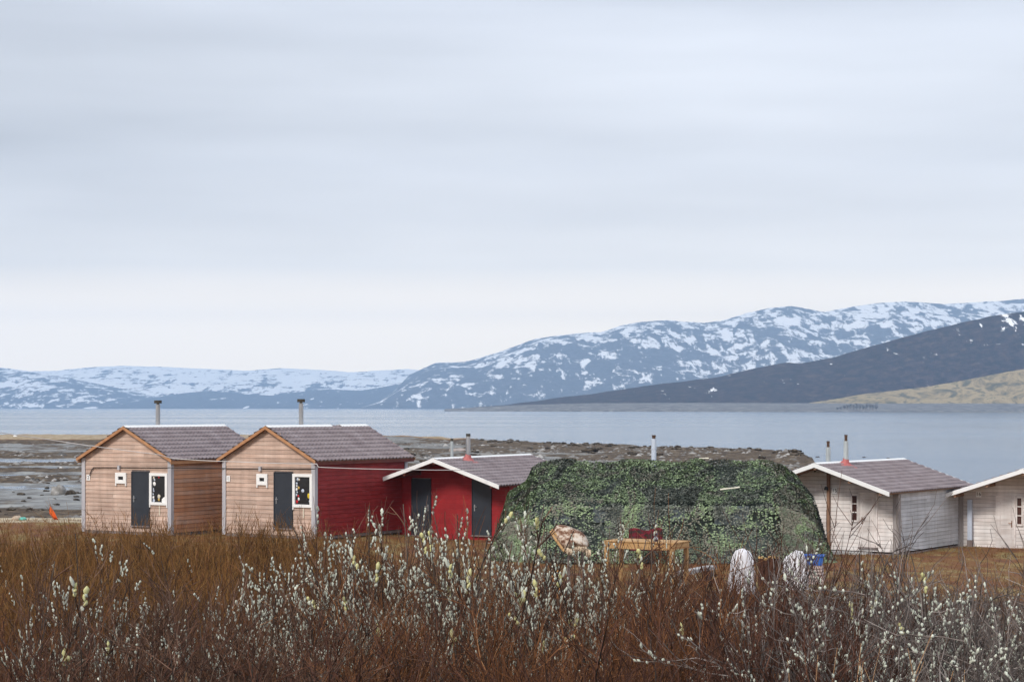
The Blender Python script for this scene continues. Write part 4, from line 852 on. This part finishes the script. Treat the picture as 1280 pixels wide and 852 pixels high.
def rock_mesh(seed, flat=.6, res=18, rough=.5):
    n, m = res, int(res * 1.5); th = np.linspace(0, np.pi, n); ph = np.linspace(0, 2 * np.pi, m, endpoint=False); T, P_ = np.meshgrid(th, ph, indexing='ij')
    x, y, z = np.sin(T) * np.cos(P_), np.sin(T) * np.sin(P_), np.cos(T)
    k = 1 + rough * (fbm(x * 1.3 + z * .7 + 5, y * 1.3 - z * .9 + 5, 4, seed) * 1.5) + .12 * fbm(x * 5 + z * 3 + 9, y * 5 - z * 2 + 9, 3, seed + 2)
    V = np.stack([x * k, y * k * .8, z * k * flat], -1).reshape(-1, 3); i = np.arange(n * m).reshape(n, m); j = np.roll(i, -1, axis=1)
    return mesh_np(V, np.stack([i[:-1], i[1:], j[1:], j[:-1]], -1).reshape(-1, 4))
def rock(px, py_base, w_px, label, material, flat=.6, seed=0, group=None, me=None, Y=None, name='boulder', sink=.25):
    if Y is None: Y = F * (EYE - .15) / (py_base - HY)
    s_ = w_px / F * Y / 2; x = (px - CX) / F * Y
    if me is None: me = rock_mesh(seed, flat)
    if len(me.materials) == 0: me.materials.append(material); me.polygons.foreach_set('use_smooth', [True] * len(me.polygons))
    o = bpy.data.objects.new(name, me); COL.objects.link(o); o.scale = (s_, s_, s_); o.rotation_euler = (0, 0, random.uniform(0, 6)); o.location = (x, Y, max(gz(x, Y), 0 if Y > 95 else -9) + s_ * flat * (.5 - sink))
    return tag(o, label, 'rock', group)
rock(73.5, 616, 23, 'large rounded grey boulder on the mud left of the leftmost cabin', rockm, .8, 1)
rock(88, 617, 13, 'dark weed covered boulder touching the right side of the large grey boulder', weedrock, .6, 2)
rock(21, 651, 11, 'tan stone on the beach beside the teal bundle', tanrock, .8, 3, Y=84.5)
teal = mat('teal_cloth', [(.10, .42, .36), (.18, .55, .48)], (6, 6, 6), rough=.7)
x_, g_, h_ = spot(28.5, 648, 84); lump('teal_bundle', 'small teal cloth bundle lying on the sandy beach', 'bundle', (x_, 84, g_ - .03), (.36, .3, max(h_, .16)), teal, 5, .25, False, 20)
rock(572, 566, 22, 'broad pinkish grey boulder on the foreshore behind the red cabin', mat('pink_rock', [(.26, .23, .21), (.42, .36, .34)], (.6, .6, .9), rough=.9, bump=.04), .35, 4)
rock(19, 551, 5, 'white stone on the grassy spit far left', X['white'], .6, 6, Y=335)
wr = [rock_mesh(20 + i, .36, 16, .9) for i in range(6)]
for m_ in wr: m_.materials.append(weedrock); m_.polygons.foreach_set('use_smooth', [True] * len(m_.polygons))
for (px, py, w_, q, lb) in ((735, 568, 22, 1, 'tallest dark seaweed covered rock on the shore right of the red cabin roof'), (790, 571, 12, 2, 'dark shore rock just left of the tent chimney'), (824, 573, 9, 3, 'small dark shore rock just right of the tent chimney'),
                       (953, 577, 12, 4, 'brown shore rock above the right end of the tent'), (1022.5, 569.5, 5, 0, 'lone black rock in the water left of the pale cabin chimneys'), (1080.5, 570, 5, 1, 'lone black rock in the water right of the pale cabin chimneys'), (1110, 571, 4, 2, 'left one of two tiny rocks breaking the water over the pale cabin ridge'), (1116, 572.5, 6, 3, 'right one of two tiny rocks breaking the water over the pale cabin ridge')):
    rock(px, py, w_, lb, weedrock, me=wr[q], sink=.1 if px < 1000 else .4)
g = random.Random(12)
lastrim = 0
for k in range(190):
    if k < 80:      # along the outer shore edge
        px = g.uniform(600, 1012); sh = np.interp(px, SH[:, 0], SH[:, 1]); Y = sh - g.uniform(-2, 14); w_ = g.uniform(.35, 1.1) * F / Y; lb, gp = 'low dark seaweed covered rock in the ragged line along the shore behind the tent', 'weed covered rocks along the outer shore'
    elif k < 130:
        px = g.uniform(480, 760); Y = g.uniform(150, 290); w_ = g.uniform(.3, 1.1) * F / Y; lb, gp = 'dark weedy rock on the stony foreshore behind the red cabin', 'weedy rocks on the foreshore'
    else:
        px = g.uniform(-40, 105); Y = g.choice([g.uniform(96, 112), g.uniform(115, 145), g.uniform(150, 163), g.uniform(172, 187), g.uniform(229, 246)]); w_ = g.uniform(.15, .55) * F / Y; lb, gp = 'dark weedy rock on the tidal mud left of the leftmost cabin', 'weedy rocks on the left tidal flat'
    big = 'larger' if w_ / F * Y > .7 else 'small'
    lb = lb + (', ' + ('above the red cabin roof' if px < 670 else 'left of the tent flue' if px < 812 else 'right of the tent flue') if k < 80 else ''); lb = lb.replace('low dark seaweed covered rock in the ragged line along the shore behind the tent', big + ' dark seaweed covered rock on the far shore line')
    if k >= 80: lb = big + ' ' + lb
    rock(px, 0, w_, lb, None, me=wr[k % 6], Y=Y, group=gp, name='shore_rock')
def pebbles():      # loose stones, beyond counting
    g = np.random.default_rng(8); n = 9000; px = g.uniform(-60, 1000, n); Y = 95 + (g.random(n) ** 1.2) * 215; sh = np.interp(px, SH[:, 0], SH[:, 1]); x = (px - CX) / F * Y
    z = ground(x, Y); ok = (z > .13) & (Y < sh - 2); dn = fbm(x / 9, Y / 9, 3, 77) > -.05; ok &= dn; x, Y, z = x[ok], Y[ok], z[ok]; n = len(x); s = g.uniform(.06, .30, n) * (1 + (g.random(n) > .93))
    base = np.array([(1, 0, 0), (.3, .9, 0), (-.8, .6, 0), (-.8, -.6, 0), (.3, -.9, 0), (0, 0, .7)]); V = base[None] * g.uniform(.7, 1.3, (n, 6, 1)) * s[:, None, None] * np.array([1.2, 1, .9]) + np.stack([x, Y, z - .01], -1)[:, None]
    i = np.arange(n)[:, None] * 6; T = np.concatenate([np.stack([i[:, 0] + a, i[:, 0] + (a + 1) % 5, i[:, 0] + 5], -1) for a in range(5)])
    m = mat('pebble', [(.07, .06, .055), (.22, .21, .20), (.42, .41, .40)], (.1, .1, .1), island=.5, rough=.85); tag(link('beach_stones', mesh_np(V.reshape(-1, 3), T), m), 'loose grey and brown stones strewn over the tidal flat', 'stones', kind='stuff')
pebbles()
# far trees along the headland shore
def far_tree(px, h, Y, s):
    g = random.Random(s); x = (px - CX) / F * Y; r = empty('shore_tree', (x, Y, 1.5)); tag(r, 'tiny dark bare tree in the row on the far headland shore', 'tree', 'bare trees on the far headland shore')
    mb = MB(); mb.tube([(0, 0, 0), (g.uniform(-.3, .3), 0, h * .5), (g.uniform(-.6, .6), 0, h)], [.6, .45, .1], 5); mb.build('trunk', X['post_wood'], r); mb = MB()
    for i in range(26):
        z = h * g.uniform(.15, .8); a = g.uniform(0, 6.3); l = (h - z) * .35 + 1; mb.tube([(0, 0, z), (l * math.cos(a), l * math.sin(a), z + l * 1.1)], [.25, .06], 3, cap=False)
    mb.build('crown', X['soot'], r)
for k, (px, hh) in enumerate(((1047, 4), (1051, 5), (1055, 7), (1059, 8), (1063, 9), (1067, 8), (1071, 10), (1075, 9), (1079, 8), (1083, 10), (1087, 9), (1091, 8), (1095, 9))): far_tree(px, hh, 2430, k)
# ------------------------------------------------------------------ willow scrub
def norm(v): return v / (np.linalg.norm(v, axis=-1, keepdims=True) + 1e-9)
def lines(P, D, L, k, bend, wig, g, up=0.0):
    """polylines (n, k, 3) that start at P in direction D, bend and wander"""
    n = len(P); pts = np.zeros((n, k, 3)); pts[:, 0] = P; d = norm(D); b = g.normal(0, 1, (n, 3)) * bend
    for i in range(1, k):
        d = norm(d + b / k + g.normal(0, wig, (n, 3)) + np.array([0, 0, up / k])); pts[:, i] = pts[:, i - 1] + d * (L / (k - 1))[:, None]
    return pts
def pick(pts, per, t0, t1, g):
    """points and tangents on parent polylines"""
    n, k, _ = pts.shape; idx = np.repeat(np.arange(n), per); t = g.uniform(t0, t1, len(idx)) * (k - 1.001); i = t.astype(int); f = (t - i)[:, None]
    a, b = pts[idx, i], pts[idx, i + 1]; return a * (1 - f) + b * f, norm(b - a), idx, t / (k - 1)
def tubes(pts, r0, r1, sides=3):
    n, k, _ = pts.shape; d = np.gradient(pts, axis=1); d = norm(d); ref = np.where(np.abs(d[..., 2:3]) > .9, np.array([1., 0, 0]), np.array([0, 0, 1.])); a = norm(np.cross(d, ref)); b = np.cross(d, a)
    w = np.linspace(0, 1, k)[None, :, None]; r = (np.asarray(r0).reshape(-1, 1, 1) * (1 - w) + np.asarray(r1).reshape(-1, 1, 1) * w)
    an = 2 * np.pi * np.arange(sides) / sides; V = pts[:, :, None] + (a[:, :, None] * np.cos(an)[None, None, :, None] + b[:, :, None] * np.sin(an)[None, None, :, None]) * r[:, :, None]
    i = np.arange(n * k * sides).reshape(n, k, sides); j = np.roll(i, -1, axis=2)
    Q = np.stack([i[:, :-1], j[:, :-1], j[:, 1:], i[:, 1:]], -1).reshape(-1, 4); return V.reshape(-1, 3), Q
def join(parts):
    V, Q, b = [], [], 0
    for v, q in parts: V.append(v); Q.append(q + b); b += len(v)
    return mesh_np(np.concatenate(V), np.concatenate(Q))
def catkins(P, D, L, W, g, rings=5, sides=6):
    n = len(P); D = norm(D); ref = np.where(np.abs(D[:, 2:3]) > .9, np.array([1., 0, 0]), np.array([0, 0, 1.])); a = norm(np.cross(D, ref)); b = np.cross(D, a)
    t = np.linspace(0, 1, rings); rr = np.sin(np.pi * (t * .94 + .03)) ** .6; an = 2 * np.pi * np.arange(sides) / sides
    k = g.uniform(.55, 1.3, (n, rings, sides))
    V = P[:, None, None] + D[:, None, None] * (L[:, None] * t[None])[:, :, None, None] + (a[:, None, None] * np.cos(an)[None, None, :, None] + b[:, None, None] * np.sin(an)[None, None, :, None]) * (W[:, None] * rr[None])[:, :, None, None] * k[..., None]
    i = np.arange(n * rings * sides).reshape(n, rings, sides); j = np.roll(i, -1, axis=2)
    Q = np.stack([i[:, :-1], j[:, :-1], j[:, 1:], i[:, 1:]], -1).reshape(-1, 4); return V.reshape(-1, 3), Q
def shrub_proto(seed, height, radius, stems, l1, l2, lean=.5, wig=.10, up=.5, r_stem=.010, r_twig=.0024, cat=0, cat_size=.03, twig_len=.34, bottom=.25, cat_top=.5, straight=False):
    """a willow bush: stems from a spread base, side branches, twigs, catkins at the twig ends"""
    g = np.random.default_rng(seed); n = stems
    a = g.uniform(0, 2 * np.pi, n); q = np.sqrt(g.random(n)); base = np.stack([np.cos(a) * q * radius * .62, np.sin(a) * q * radius * .62, np.full(n, -.12)], -1)
    out = np.stack([np.cos(a), np.sin(a), np.zeros(n)], -1) * (q * lean)[:, None] + g.normal(0, .16, (n, 3)); out[:, 2] = 1
    Ls = height * g.uniform(.60, 1.0, n) * (1.0 + .12 * lean) * (1 - .30 * q ** 2)
    S0 = lines(base, out, Ls, 7, .25, wig, g, up * .3)
    P1, D1, i1, t1 = pick(S0, l1, bottom, .96, g); D = norm(D1 * .9 + norm(g.normal(0, 1, D1.shape)) * .75 + np.array([0, 0, .15])); L1 = Ls[i1] * twig_len * (1.15 - .55 * t1) * g.uniform(.5, 1.2, len(i1))
    S1 = lines(P1, D, L1, 5, .25, wig * 1.1, g, up)
    P2, D2, i2, t2 = pick(S1, l2, .25, 1.0, g); D = norm(D2 + norm(g.normal(0, 1, D2.shape)) * .7 + np.array([0, 0, .1])); L2 = L1[i2] * .55 * g.uniform(.4, 1.3, len(i2))
    S2 = lines(P2, D, L2, 4, .2, wig * 1.1, g, up)
    zt_ = max(np.quantile(np.concatenate([S1[:, -1, 2], S2[:, -1, 2]]), .985), S0[:, -1, 2].max() * .97); f_ = height / zt_
    for S_ in (S0, S1, S2): S_ *= f_
    stem = join([tubes(S0, r_stem * g.uniform(.6, 1.2, n), np.full(n, r_twig), 5)])
    tw = join([tubes(S1, np.full(len(S1), r_twig * 1.7), np.full(len(S1), r_twig * .8)), tubes(S2, np.full(len(S2), r_twig * 1.05), np.full(len(S2), r_twig * .55))])
    ck = None
    if cat:
        # catkins sit one above the other along the upper part of a twig, so they come in loose clusters
        A = S1[:, 2:]; per = 5; z = A[:, -1, 2]; zt = np.quantile(z, .98); cl = fbm(A[:, -1, 0] * 2.4 + 9, A[:, -1, 1] * 2.4 + z * 2.1, 2, seed)
        wgt = sstep(cat_top * zt, zt * .9, z) * sstep(-.10, .10, cl) + .004; nb = min(max(cat // per, 3), len(A)); k = g.choice(len(A), nb, replace=False, p=wgt / wgt.sum())
        tt = np.clip(np.linspace(1, .30, per)[None] + g.uniform(-.07, .07, (nb, per)), 0, 1) * 1.999; ii = np.minimum(tt.astype(int), 1); ff = (tt - ii)[..., None]; Ak = A[k]
        ar = np.arange(nb)[:, None]; p = (Ak[ar, ii] * (1 - ff) + Ak[ar, ii + 1] * ff).reshape(-1, 3); d = (Ak[ar, ii + 1] - Ak[ar, ii]).reshape(-1, 3); d = norm(d) + g.normal(0, .6, d.shape); k = np.arange(len(p))
        m = len(k); big = g.random(m) < .10; L = cat_size * g.uniform(.75, 1.35, m) * np.where(big, 1.7, 1); W = cat_size * g.uniform(.33, .50, m) * np.where(big, 1.15, 1)
        ck = join([catkins(p, norm(d) + np.array([0, 0, .7]) + g.normal(0, .25, (m, 3)), L, W, g)])
    return stem, tw, ck
def bark(name, lo, mid, hi, sc=3, top=None):
    m = mat(name, [lo, mid, hi], (sc, sc, sc), island=.6, rough=.8, spec=.2)
    return m
TW = dict(bronze=bark('bronze_twig', (.10, .044, .016), (.19, .090, .030), (.28, .165, .055)), rust=bark('rust_twig', (.075, .030, .015), (.17, .070, .030), (.29, .14, .06)),
          dark=bark('dark_twig', (.035, .017, .012), (.080, .036, .025), (.15, .070, .045)), grey=bark('grey_twig', (.06, .048, .044), (.145, .12, .11), (.34, .30, .285)),
          brown=bark('brown_twig', (.05, .026, .018), (.115, .062, .042), (.21, .135, .10)))
ST = dict(bronze=bark('bronze_stem', (.03, .02, .015), (.07, .045, .025), (.13, .09, .05), 2), rust=bark('rust_stem', (.02, .013, .010), (.045, .028, .020), (.10, .06, .04), 2),
          dark=bark('dark_stem', (.016, .012, .010), (.035, .027, .023), (.08, .06, .05), 2), grey=bark('grey_stem', (.04, .035, .032), (.10, .085, .08), (.28, .25, .24), 2),
          brown=bark('brown_stem', (.022, .017, .015), (.05, .038, .032), (.13, .11, .095), 2))
ckm = mat('catkin', [(.38, .40, .32), (.54, .57, .49), (.66, .68, .61)], (60, 60, 60), island=.22, rough=.95, spec=.1)
cky = mat('catkin_yellow', [(.44, .43, .18), (.58, .56, .28), (.66, .65, .42)], (60, 60, 60), island=.2, rough=.95, spec=.1)
PROTO = {}
def make_kind(key, n, tone, cm=ckm, **kw):
    PROTO[key] = []
    for i in range(n):
        s_, t_, c_ = shrub_proto(100 + hash_(key) + i * 7, height=1.0 * 1.5, **kw)
        s_.materials.append(ST[tone]); t_.materials.append(TW[tone])
        if c_ is not None: c_.materials.append(cm)
        if key == 'sprig':      # few and large: every catkin is a part of its own
            vv = np.empty(len(c_.vertices) * 3); c_.vertices.foreach_get('co', vv); vv = vv.reshape(-1, 30, 3); one = []
            ii = np.arange(30).reshape(5, 6); jj = np.roll(ii, -1, axis=1); fq = np.stack([ii[:-1], jj[:-1], jj[1:], ii[1:]], -1).reshape(-1, 4)
            for k_, v_ in enumerate(vv): me = mesh_np(v_, fq); me.materials.append(cm if k_ % 3 else ckm); one.append(me)
            c_ = one
        PROTO[key].append((s_, t_, c_))
def hash_(k): return sum(ord(c) * (i + 1) for i, c in enumerate(k)) % 1000
make_kind('bronze', 4, 'bronze', radius=.70, stems=70, l1=9, l2=4, lean=.62, wig=.11, up=.50, r_stem=.009, r_twig=.0036, twig_len=.40, bottom=.2)
make_kind('bronze_near', 3, 'bronze', radius=.66, stems=60, l1=10, l2=5, lean=.62, wig=.13, up=.45, r_stem=.008, r_twig=.0025, twig_len=.36, cat=20, cat_size=.018)
make_kind('rust', 4, 'rust', radius=.58, stems=50, l1=12, l2=6, lean=.72, wig=.14, up=.38, r_stem=.009, r_twig=.0020, twig_len=.36, bottom=.18)
make_kind('brown', 4, 'brown', radius=.60, stems=42, l1=12, l2=6, lean=.80, wig=.17, up=.30, r_stem=.011, r_twig=.0022, twig_len=.36, cat=30, cat_size=.017, cat_top=.5, bottom=.15)
make_kind('bare', 3, 'dark', radius=.65, stems=40, l1=12, l2=6, lean=.95, wig=.19, up=.22, r_stem=.012, r_twig=.0022, twig_len=.38, bottom=.12)
make_kind('willow', 3, 'brown', radius=.55, stems=64, l1=12, l2=5, lean=.46, wig=.09, up=.5, r_stem=.008, r_twig=.0024, twig_len=.28, cat=3300, cat_size=.0205, cat_top=.45)
make_kind('grey', 3, 'grey', radius=.70, stems=52, l1=12, l2=6, lean=.95, wig=.20, up=.25, r_stem=.011, r_twig=.0025, twig_len=.36, cat=900, cat_size=.020, cat_top=.5, bottom=.15)
make_kind('dark', 2, 'dark', radius=.50, stems=48, l1=15, l2=8, lean=.80, wig=.08, up=.45, r_stem=.011, r_twig=.0021, twig_len=.42, bottom=.18)
make_kind('sprig', 3, 'brown', cm=cky, radius=.10, stems=5, l1=3, l2=1, lean=.22, wig=.06, up=.5, r_stem=.006, r_twig=.0032, twig_len=.16, cat=18, cat_size=.027, cat_top=.55, bottom=.6)
SHRUBS = []
MARKS = [(-60, 'past the left edge'), (15, 'at the left edge'), (66, 'below the orange flag'), (118, "below the leftmost cabin's number plate"), (150, "below the leftmost cabin's little window"), (178, "below the leftmost cabin's dark door"),
         (213, "below the leftmost cabin's grey corner"), (245, "below the leftmost cabin's side wall"), (288, "below the second cabin's left corner"), (328, "below the second cabin's little window"), (355, "below the second cabin's dark door"),
         (395, "below the second cabin's grey corner"), (435, "below the long red wall's near part"), (478, "below the long red wall's far part"), (526, "below the red cabin's left door"), (565, 'below the middle of the red cabin'), (602, "below the red cabin's right door"),
         (645, "below the tent's left end"), (680, 'below the orange posts'), (715, 'below the draped hide'), (765, "below the table's left end"), (805, 'below the bottle'), (848, "below the table's right end"), (885, 'below the grey plank'),
         (927, 'below the left white heap'), (960, 'below the split logs'), (994, 'below the right white heap'), (1018, 'below the blue tub'), (1050, 'below the number plate beside the tent'), (1085, "below the fourth cabin's door"), (1125, "below the fourth cabin's near corner"),
         (1170, 'below the grey side wall'), (1212, 'below the drain board'), (1257, "below the fifth cabin's door"), (1300, 'at the right edge'), (1360, 'past the right edge')]
used_labels = set()
DIST = lambda Y: 'nearest row' if Y < 9.5 else 'near row' if Y < 12.2 else 'middle row' if Y < 14.8 else 'fourth row' if Y < 22 else 'fifth row' if Y < 30 else 'farthest row'
LOOK = dict(bronze='upright bronze twiggy shrub', bronze_near='fine bronze twiggy shrub', rust='rust coloured fine shrub', brown='tangled brown shrub', willow='willow dense with pale catkins', grey='crooked grey willow', dark='bare dark brown shrub', bare='bare tangled dark shrub', sprig='tall sprig with yellowish catkins')
DROP = dict(bronze=8, bronze_near=6, willow=15, brown=10, rust=16, bare=12, dark=12, grey=8, sprig=10)
def place(kind, px, pytop, Y, w=1.0, var=None, rz=None):
    pytop += DROP[kind]
    x = (px - CX) / F * Y; g0 = gz(x, Y); h = at(px, pytop, Y).z - g0; pr = PROTO[kind][(len(SHRUBS) if var is None else var) % len(PROTO[kind])]; s_ = h / 1.5
    wd = w; rt = empty('catkin_willow' if kind in ('willow', 'grey', 'sprig') else 'twiggy_shrub', (x, Y, g0), random.uniform(0, 6.28) if rz is None else rz); rt.scale = (wd, wd, s_)
    for nm, me in zip(('stems', 'twigs', 'catkins'), pr):
        if me is None: continue
        if isinstance(me, list):
            for m1 in me: o = bpy.data.objects.new('catkin', m1); COL.objects.link(o); o.parent = rt
            continue
        o = bpy.data.objects.new(nm, me); COL.objects.link(o); o.parent = rt
        if nm != 'stems': o['kind'] = 'stuff'
    mk = min(MARKS, key=lambda m: abs(m[0] - px))[1]; lb = f'{LOOK[kind]}, {DIST(Y)}, {mk}'
    tag(rt, lb, 'shrub', {'willow': 'willows full of catkins', 'grey': 'crooked grey willows', 'sprig': 'tall catkin sprigs'}.get(kind, 'brown twiggy shrubs of the thicket')); SHRUBS.append(rt); return rt
rr = random.Random(21)
J = lambda a: rr.uniform(-a, a)
# farthest row, in front of the cabins
for k, px in enumerate(range(-50, 450, 40)): place('bronze', px + J(10), 646 + J(9) + (14 if px < 90 else 0) + (10 if px > 380 else 0), 46 + J(2), 1.0 + J(.1))
for k, px in enumerate(range(-70, 470, 52)): place('bronze', px + J(12), 664 + J(8), 36 + J(2), .95 + J(.1))
for k, px in enumerate(range(-60, 520, 80)): place('bronze_near', px + J(15), 684 + J(8), 25 + J(1.5), 1 + J(.1))
for k, px in enumerate(range(440, 900, 90)): place('brown', px + J(15), 696 + J(6), 27 + J(1.5), 1.05)
for k, px in enumerate(range(900, 1300, 100)): place('brown' if k % 2 else 'rust', px + J(15), 724 + J(5), 24 + J(1.5), .95)
# middle and near rows
for px, top, Y, kd, w in ((-60, 708, 18, 'bronze_near', 1), (70, 706, 18, 'bronze_near', 1), (190, 702, 18.5, 'bronze_near', 1), (315, 700, 18, 'rust', 1), (430, 704, 19, 'rust', 1), (960, 722, 19, 'dark', 1.0), (860, 714, 19, 'rust', 1),
                         (405, 664, 15.5, 'willow', .95), (468, 659, 14.5, 'willow', 1), (530, 657, 15.5, 'willow', 1), (590, 650, 14.2, 'willow', 1), (648, 660, 15.3, 'willow', .95), (500, 680, 12.6, 'willow', .8), (620, 678, 12.6, 'willow', .8), (410, 690, 12.8, 'willow', .7), (700, 694, 12.8, 'willow', .6), (712, 682, 14.6, 'willow', 1.0), (772, 677, 15.5, 'willow', .85), (825, 690, 15.8, 'willow', .6),
                         (60, 704, 13.5, 'brown', 1), (140, 700, 14, 'willow', .8), (235, 704, 13.5, 'brown', 1), (330, 700, 14, 'willow', .75), (-50, 712, 14, 'rust', 1),
                         (905, 700, 14, 'dark', 1), (960, 690, 13.3, 'dark', 1.25), (1020, 694, 13.8, 'dark', 1), (868, 704, 13, 'rust', .85),
                         (-30, 748, 11.3, 'rust', .95), (70, 744, 11.9, 'willow', .5), (120, 742, 11.6, 'brown', .95), (210, 742, 11, 'brown', .95), (310, 735, 11.4, 'willow', .6), (345, 742, 11.2, 'brown', 1), (425, 732, 11.3, 'rust', 1), (510, 728, 11.5, 'rust', 1), (600, 722, 11.2, 'rust', 1), (695, 720, 11.5, 'rust', 1), (785, 720, 11.2, 'rust', 1), (870, 722, 11.0, 'rust', .9),
                         (955, 742, 11, 'dark', .9), (1075, 712, 11.2, 'grey', .85), (1165, 703, 11.6, 'grey', .95), (1262, 702, 11.2, 'grey', .95), (1345, 712, 11.5, 'grey', 1), (1215, 720, 12.6, 'grey', 1), (1110, 722, 12.8, 'grey', .8), (1300, 722, 12.9, 'grey', .9),
                         (-20, 790, 8.9, 'bare', .9), (110, 785, 9.1, 'bare', .9), (235, 782, 8.8, 'brown', .9), (350, 778, 9, 'bare', .9), (470, 772, 8.9, 'bare', .9), (590, 768, 9, 'rust', .9), (710, 766, 8.8, 'bare', .9), (830, 768, 9, 'dark', .9), (940, 772, 9, 'dark', .9), (1030, 770, 9, 'bare', .8), (1125, 765, 8.9, 'grey', .8), (1240, 766, 9, 'grey', .85), (1340, 770, 9, 'grey', .9),
                         (55, 838, 7.6, 'bare', .8), (300, 836, 7.6, 'bare', .8), (540, 832, 7.6, 'bare', .8), (760, 832, 7.6, 'bare', .8), (1000, 830, 7.6, 'bare', .8), (1220, 832, 7.6, 'grey', .8)):
    place(kd, px, top, Y, w)
# tall sprigs standing up in front of the red walls and the tent
for px, top, Y in ((474, 634, 12.0), (498, 630, 12.3), (553, 640, 12.1), (578, 645, 12.2), (592, 626, 12.4), (606, 642, 12.2), (672, 662, 12.3), (757, 664, 12.4), (800, 660, 12.2), (96, 668, 11.5), (40, 690, 11.8), (1230, 694, 10.8), (1062, 692, 12.0)):
    place('sprig', px, top, Y)
by = {}
for o_ in SHRUBS: by.setdefault(o_['label'], []).append(o_)
for lb_, L_ in by.items():
    if len(L_) > 1:
        L_.sort(key=lambda o: o.location.x / o.location.y)
        for k_, o_ in enumerate(L_): o_['label'] = ('left ' if k_ == 0 else 'right ' if k_ == len(L_) - 1 else ('middle ' if len(L_) == 3 else 'second ' if k_ == 1 else 'third ')) + lb_
# dry straws in the foreground
def straw(px, pytop, Y, lean, label):
    x = (px - CX) / F * Y; g0 = gz(x, Y); h = at(px, pytop, Y).z - g0; r = empty('dry_grass_tuft', (x, Y, g0)); tag(r, label, 'dry grass'); g = random.Random(px)
    for k in range(5):
        a = lean + g.uniform(-.25, .25); hh = h * g.uniform(.75, 1); mb = MB(); mb.tube([(g.uniform(-.03, .03), 0, -.05), (a * hh * .35, g.uniform(-.05, .05), hh * .55), (a * hh * .8, g.uniform(-.1, .1), hh)], [.0035, .003, .0012], 5, cap=False); mb.build('stalk', TWS, r, smooth=True)
TWS = mat('straw', [(.36, .19, .09), (.50, .31, .17)], (3, 3, 3), rough=.7)
for px, top, Y, ln, lb in ((1005, 800, 8.3, .15, 'dry tan straws left of the crooked grey willows'), (1040, 785, 8.4, .25, 'tallest dry tan straws at the foot of the grey willows'), (1100, 812, 8.2, .1, 'dry straws below the door of the whole pale cabin'), (960, 818, 8.3, -.1, 'thin dry straws below the split logs'), (1200, 800, 8.2, -.2, 'dry straws near the lower right corner'), (225, 825, 8.3, .2, 'thin dry straws near the lower left, under the leftmost cabin')):
    straw(px, top, Y, ln, lb)
# litter, moss and short dead grass, beyond counting
def litter():
    g = np.random.default_rng(31); n = 60000; Y = 4 + (g.random(n) ** .8) * 80; x = (g.uniform(-60, 1340, n) - CX) / F * Y * 1.05; z = ground(x, Y)
    P = np.stack([x, Y, z - .01], -1); D = norm(g.normal(0, .8, (n, 3)) + np.array([0, 0, 1.0])); L = g.uniform(.04, .14, n) * (1 + .4 * (fbm(x / 2, Y / 2, 2, 3) > 0))
    V, Q = tubes(lines(P, D, L, 3, .4, .1, g), np.full(n, .004) + Y * 0.00009, np.full(n, .001) + Y * .00004, 3)
    m = mat('dead_grass', [(.10, .045, .022), (.19, .09, .035), (.30, .20, .08)], (.5, .5, .5), island=.4, rough=.9); tag(link('dead_grass', mesh_np(V, Q), m), 'short dead grass and heath litter under the shrubs', 'dead grass', kind='stuff')
litter()
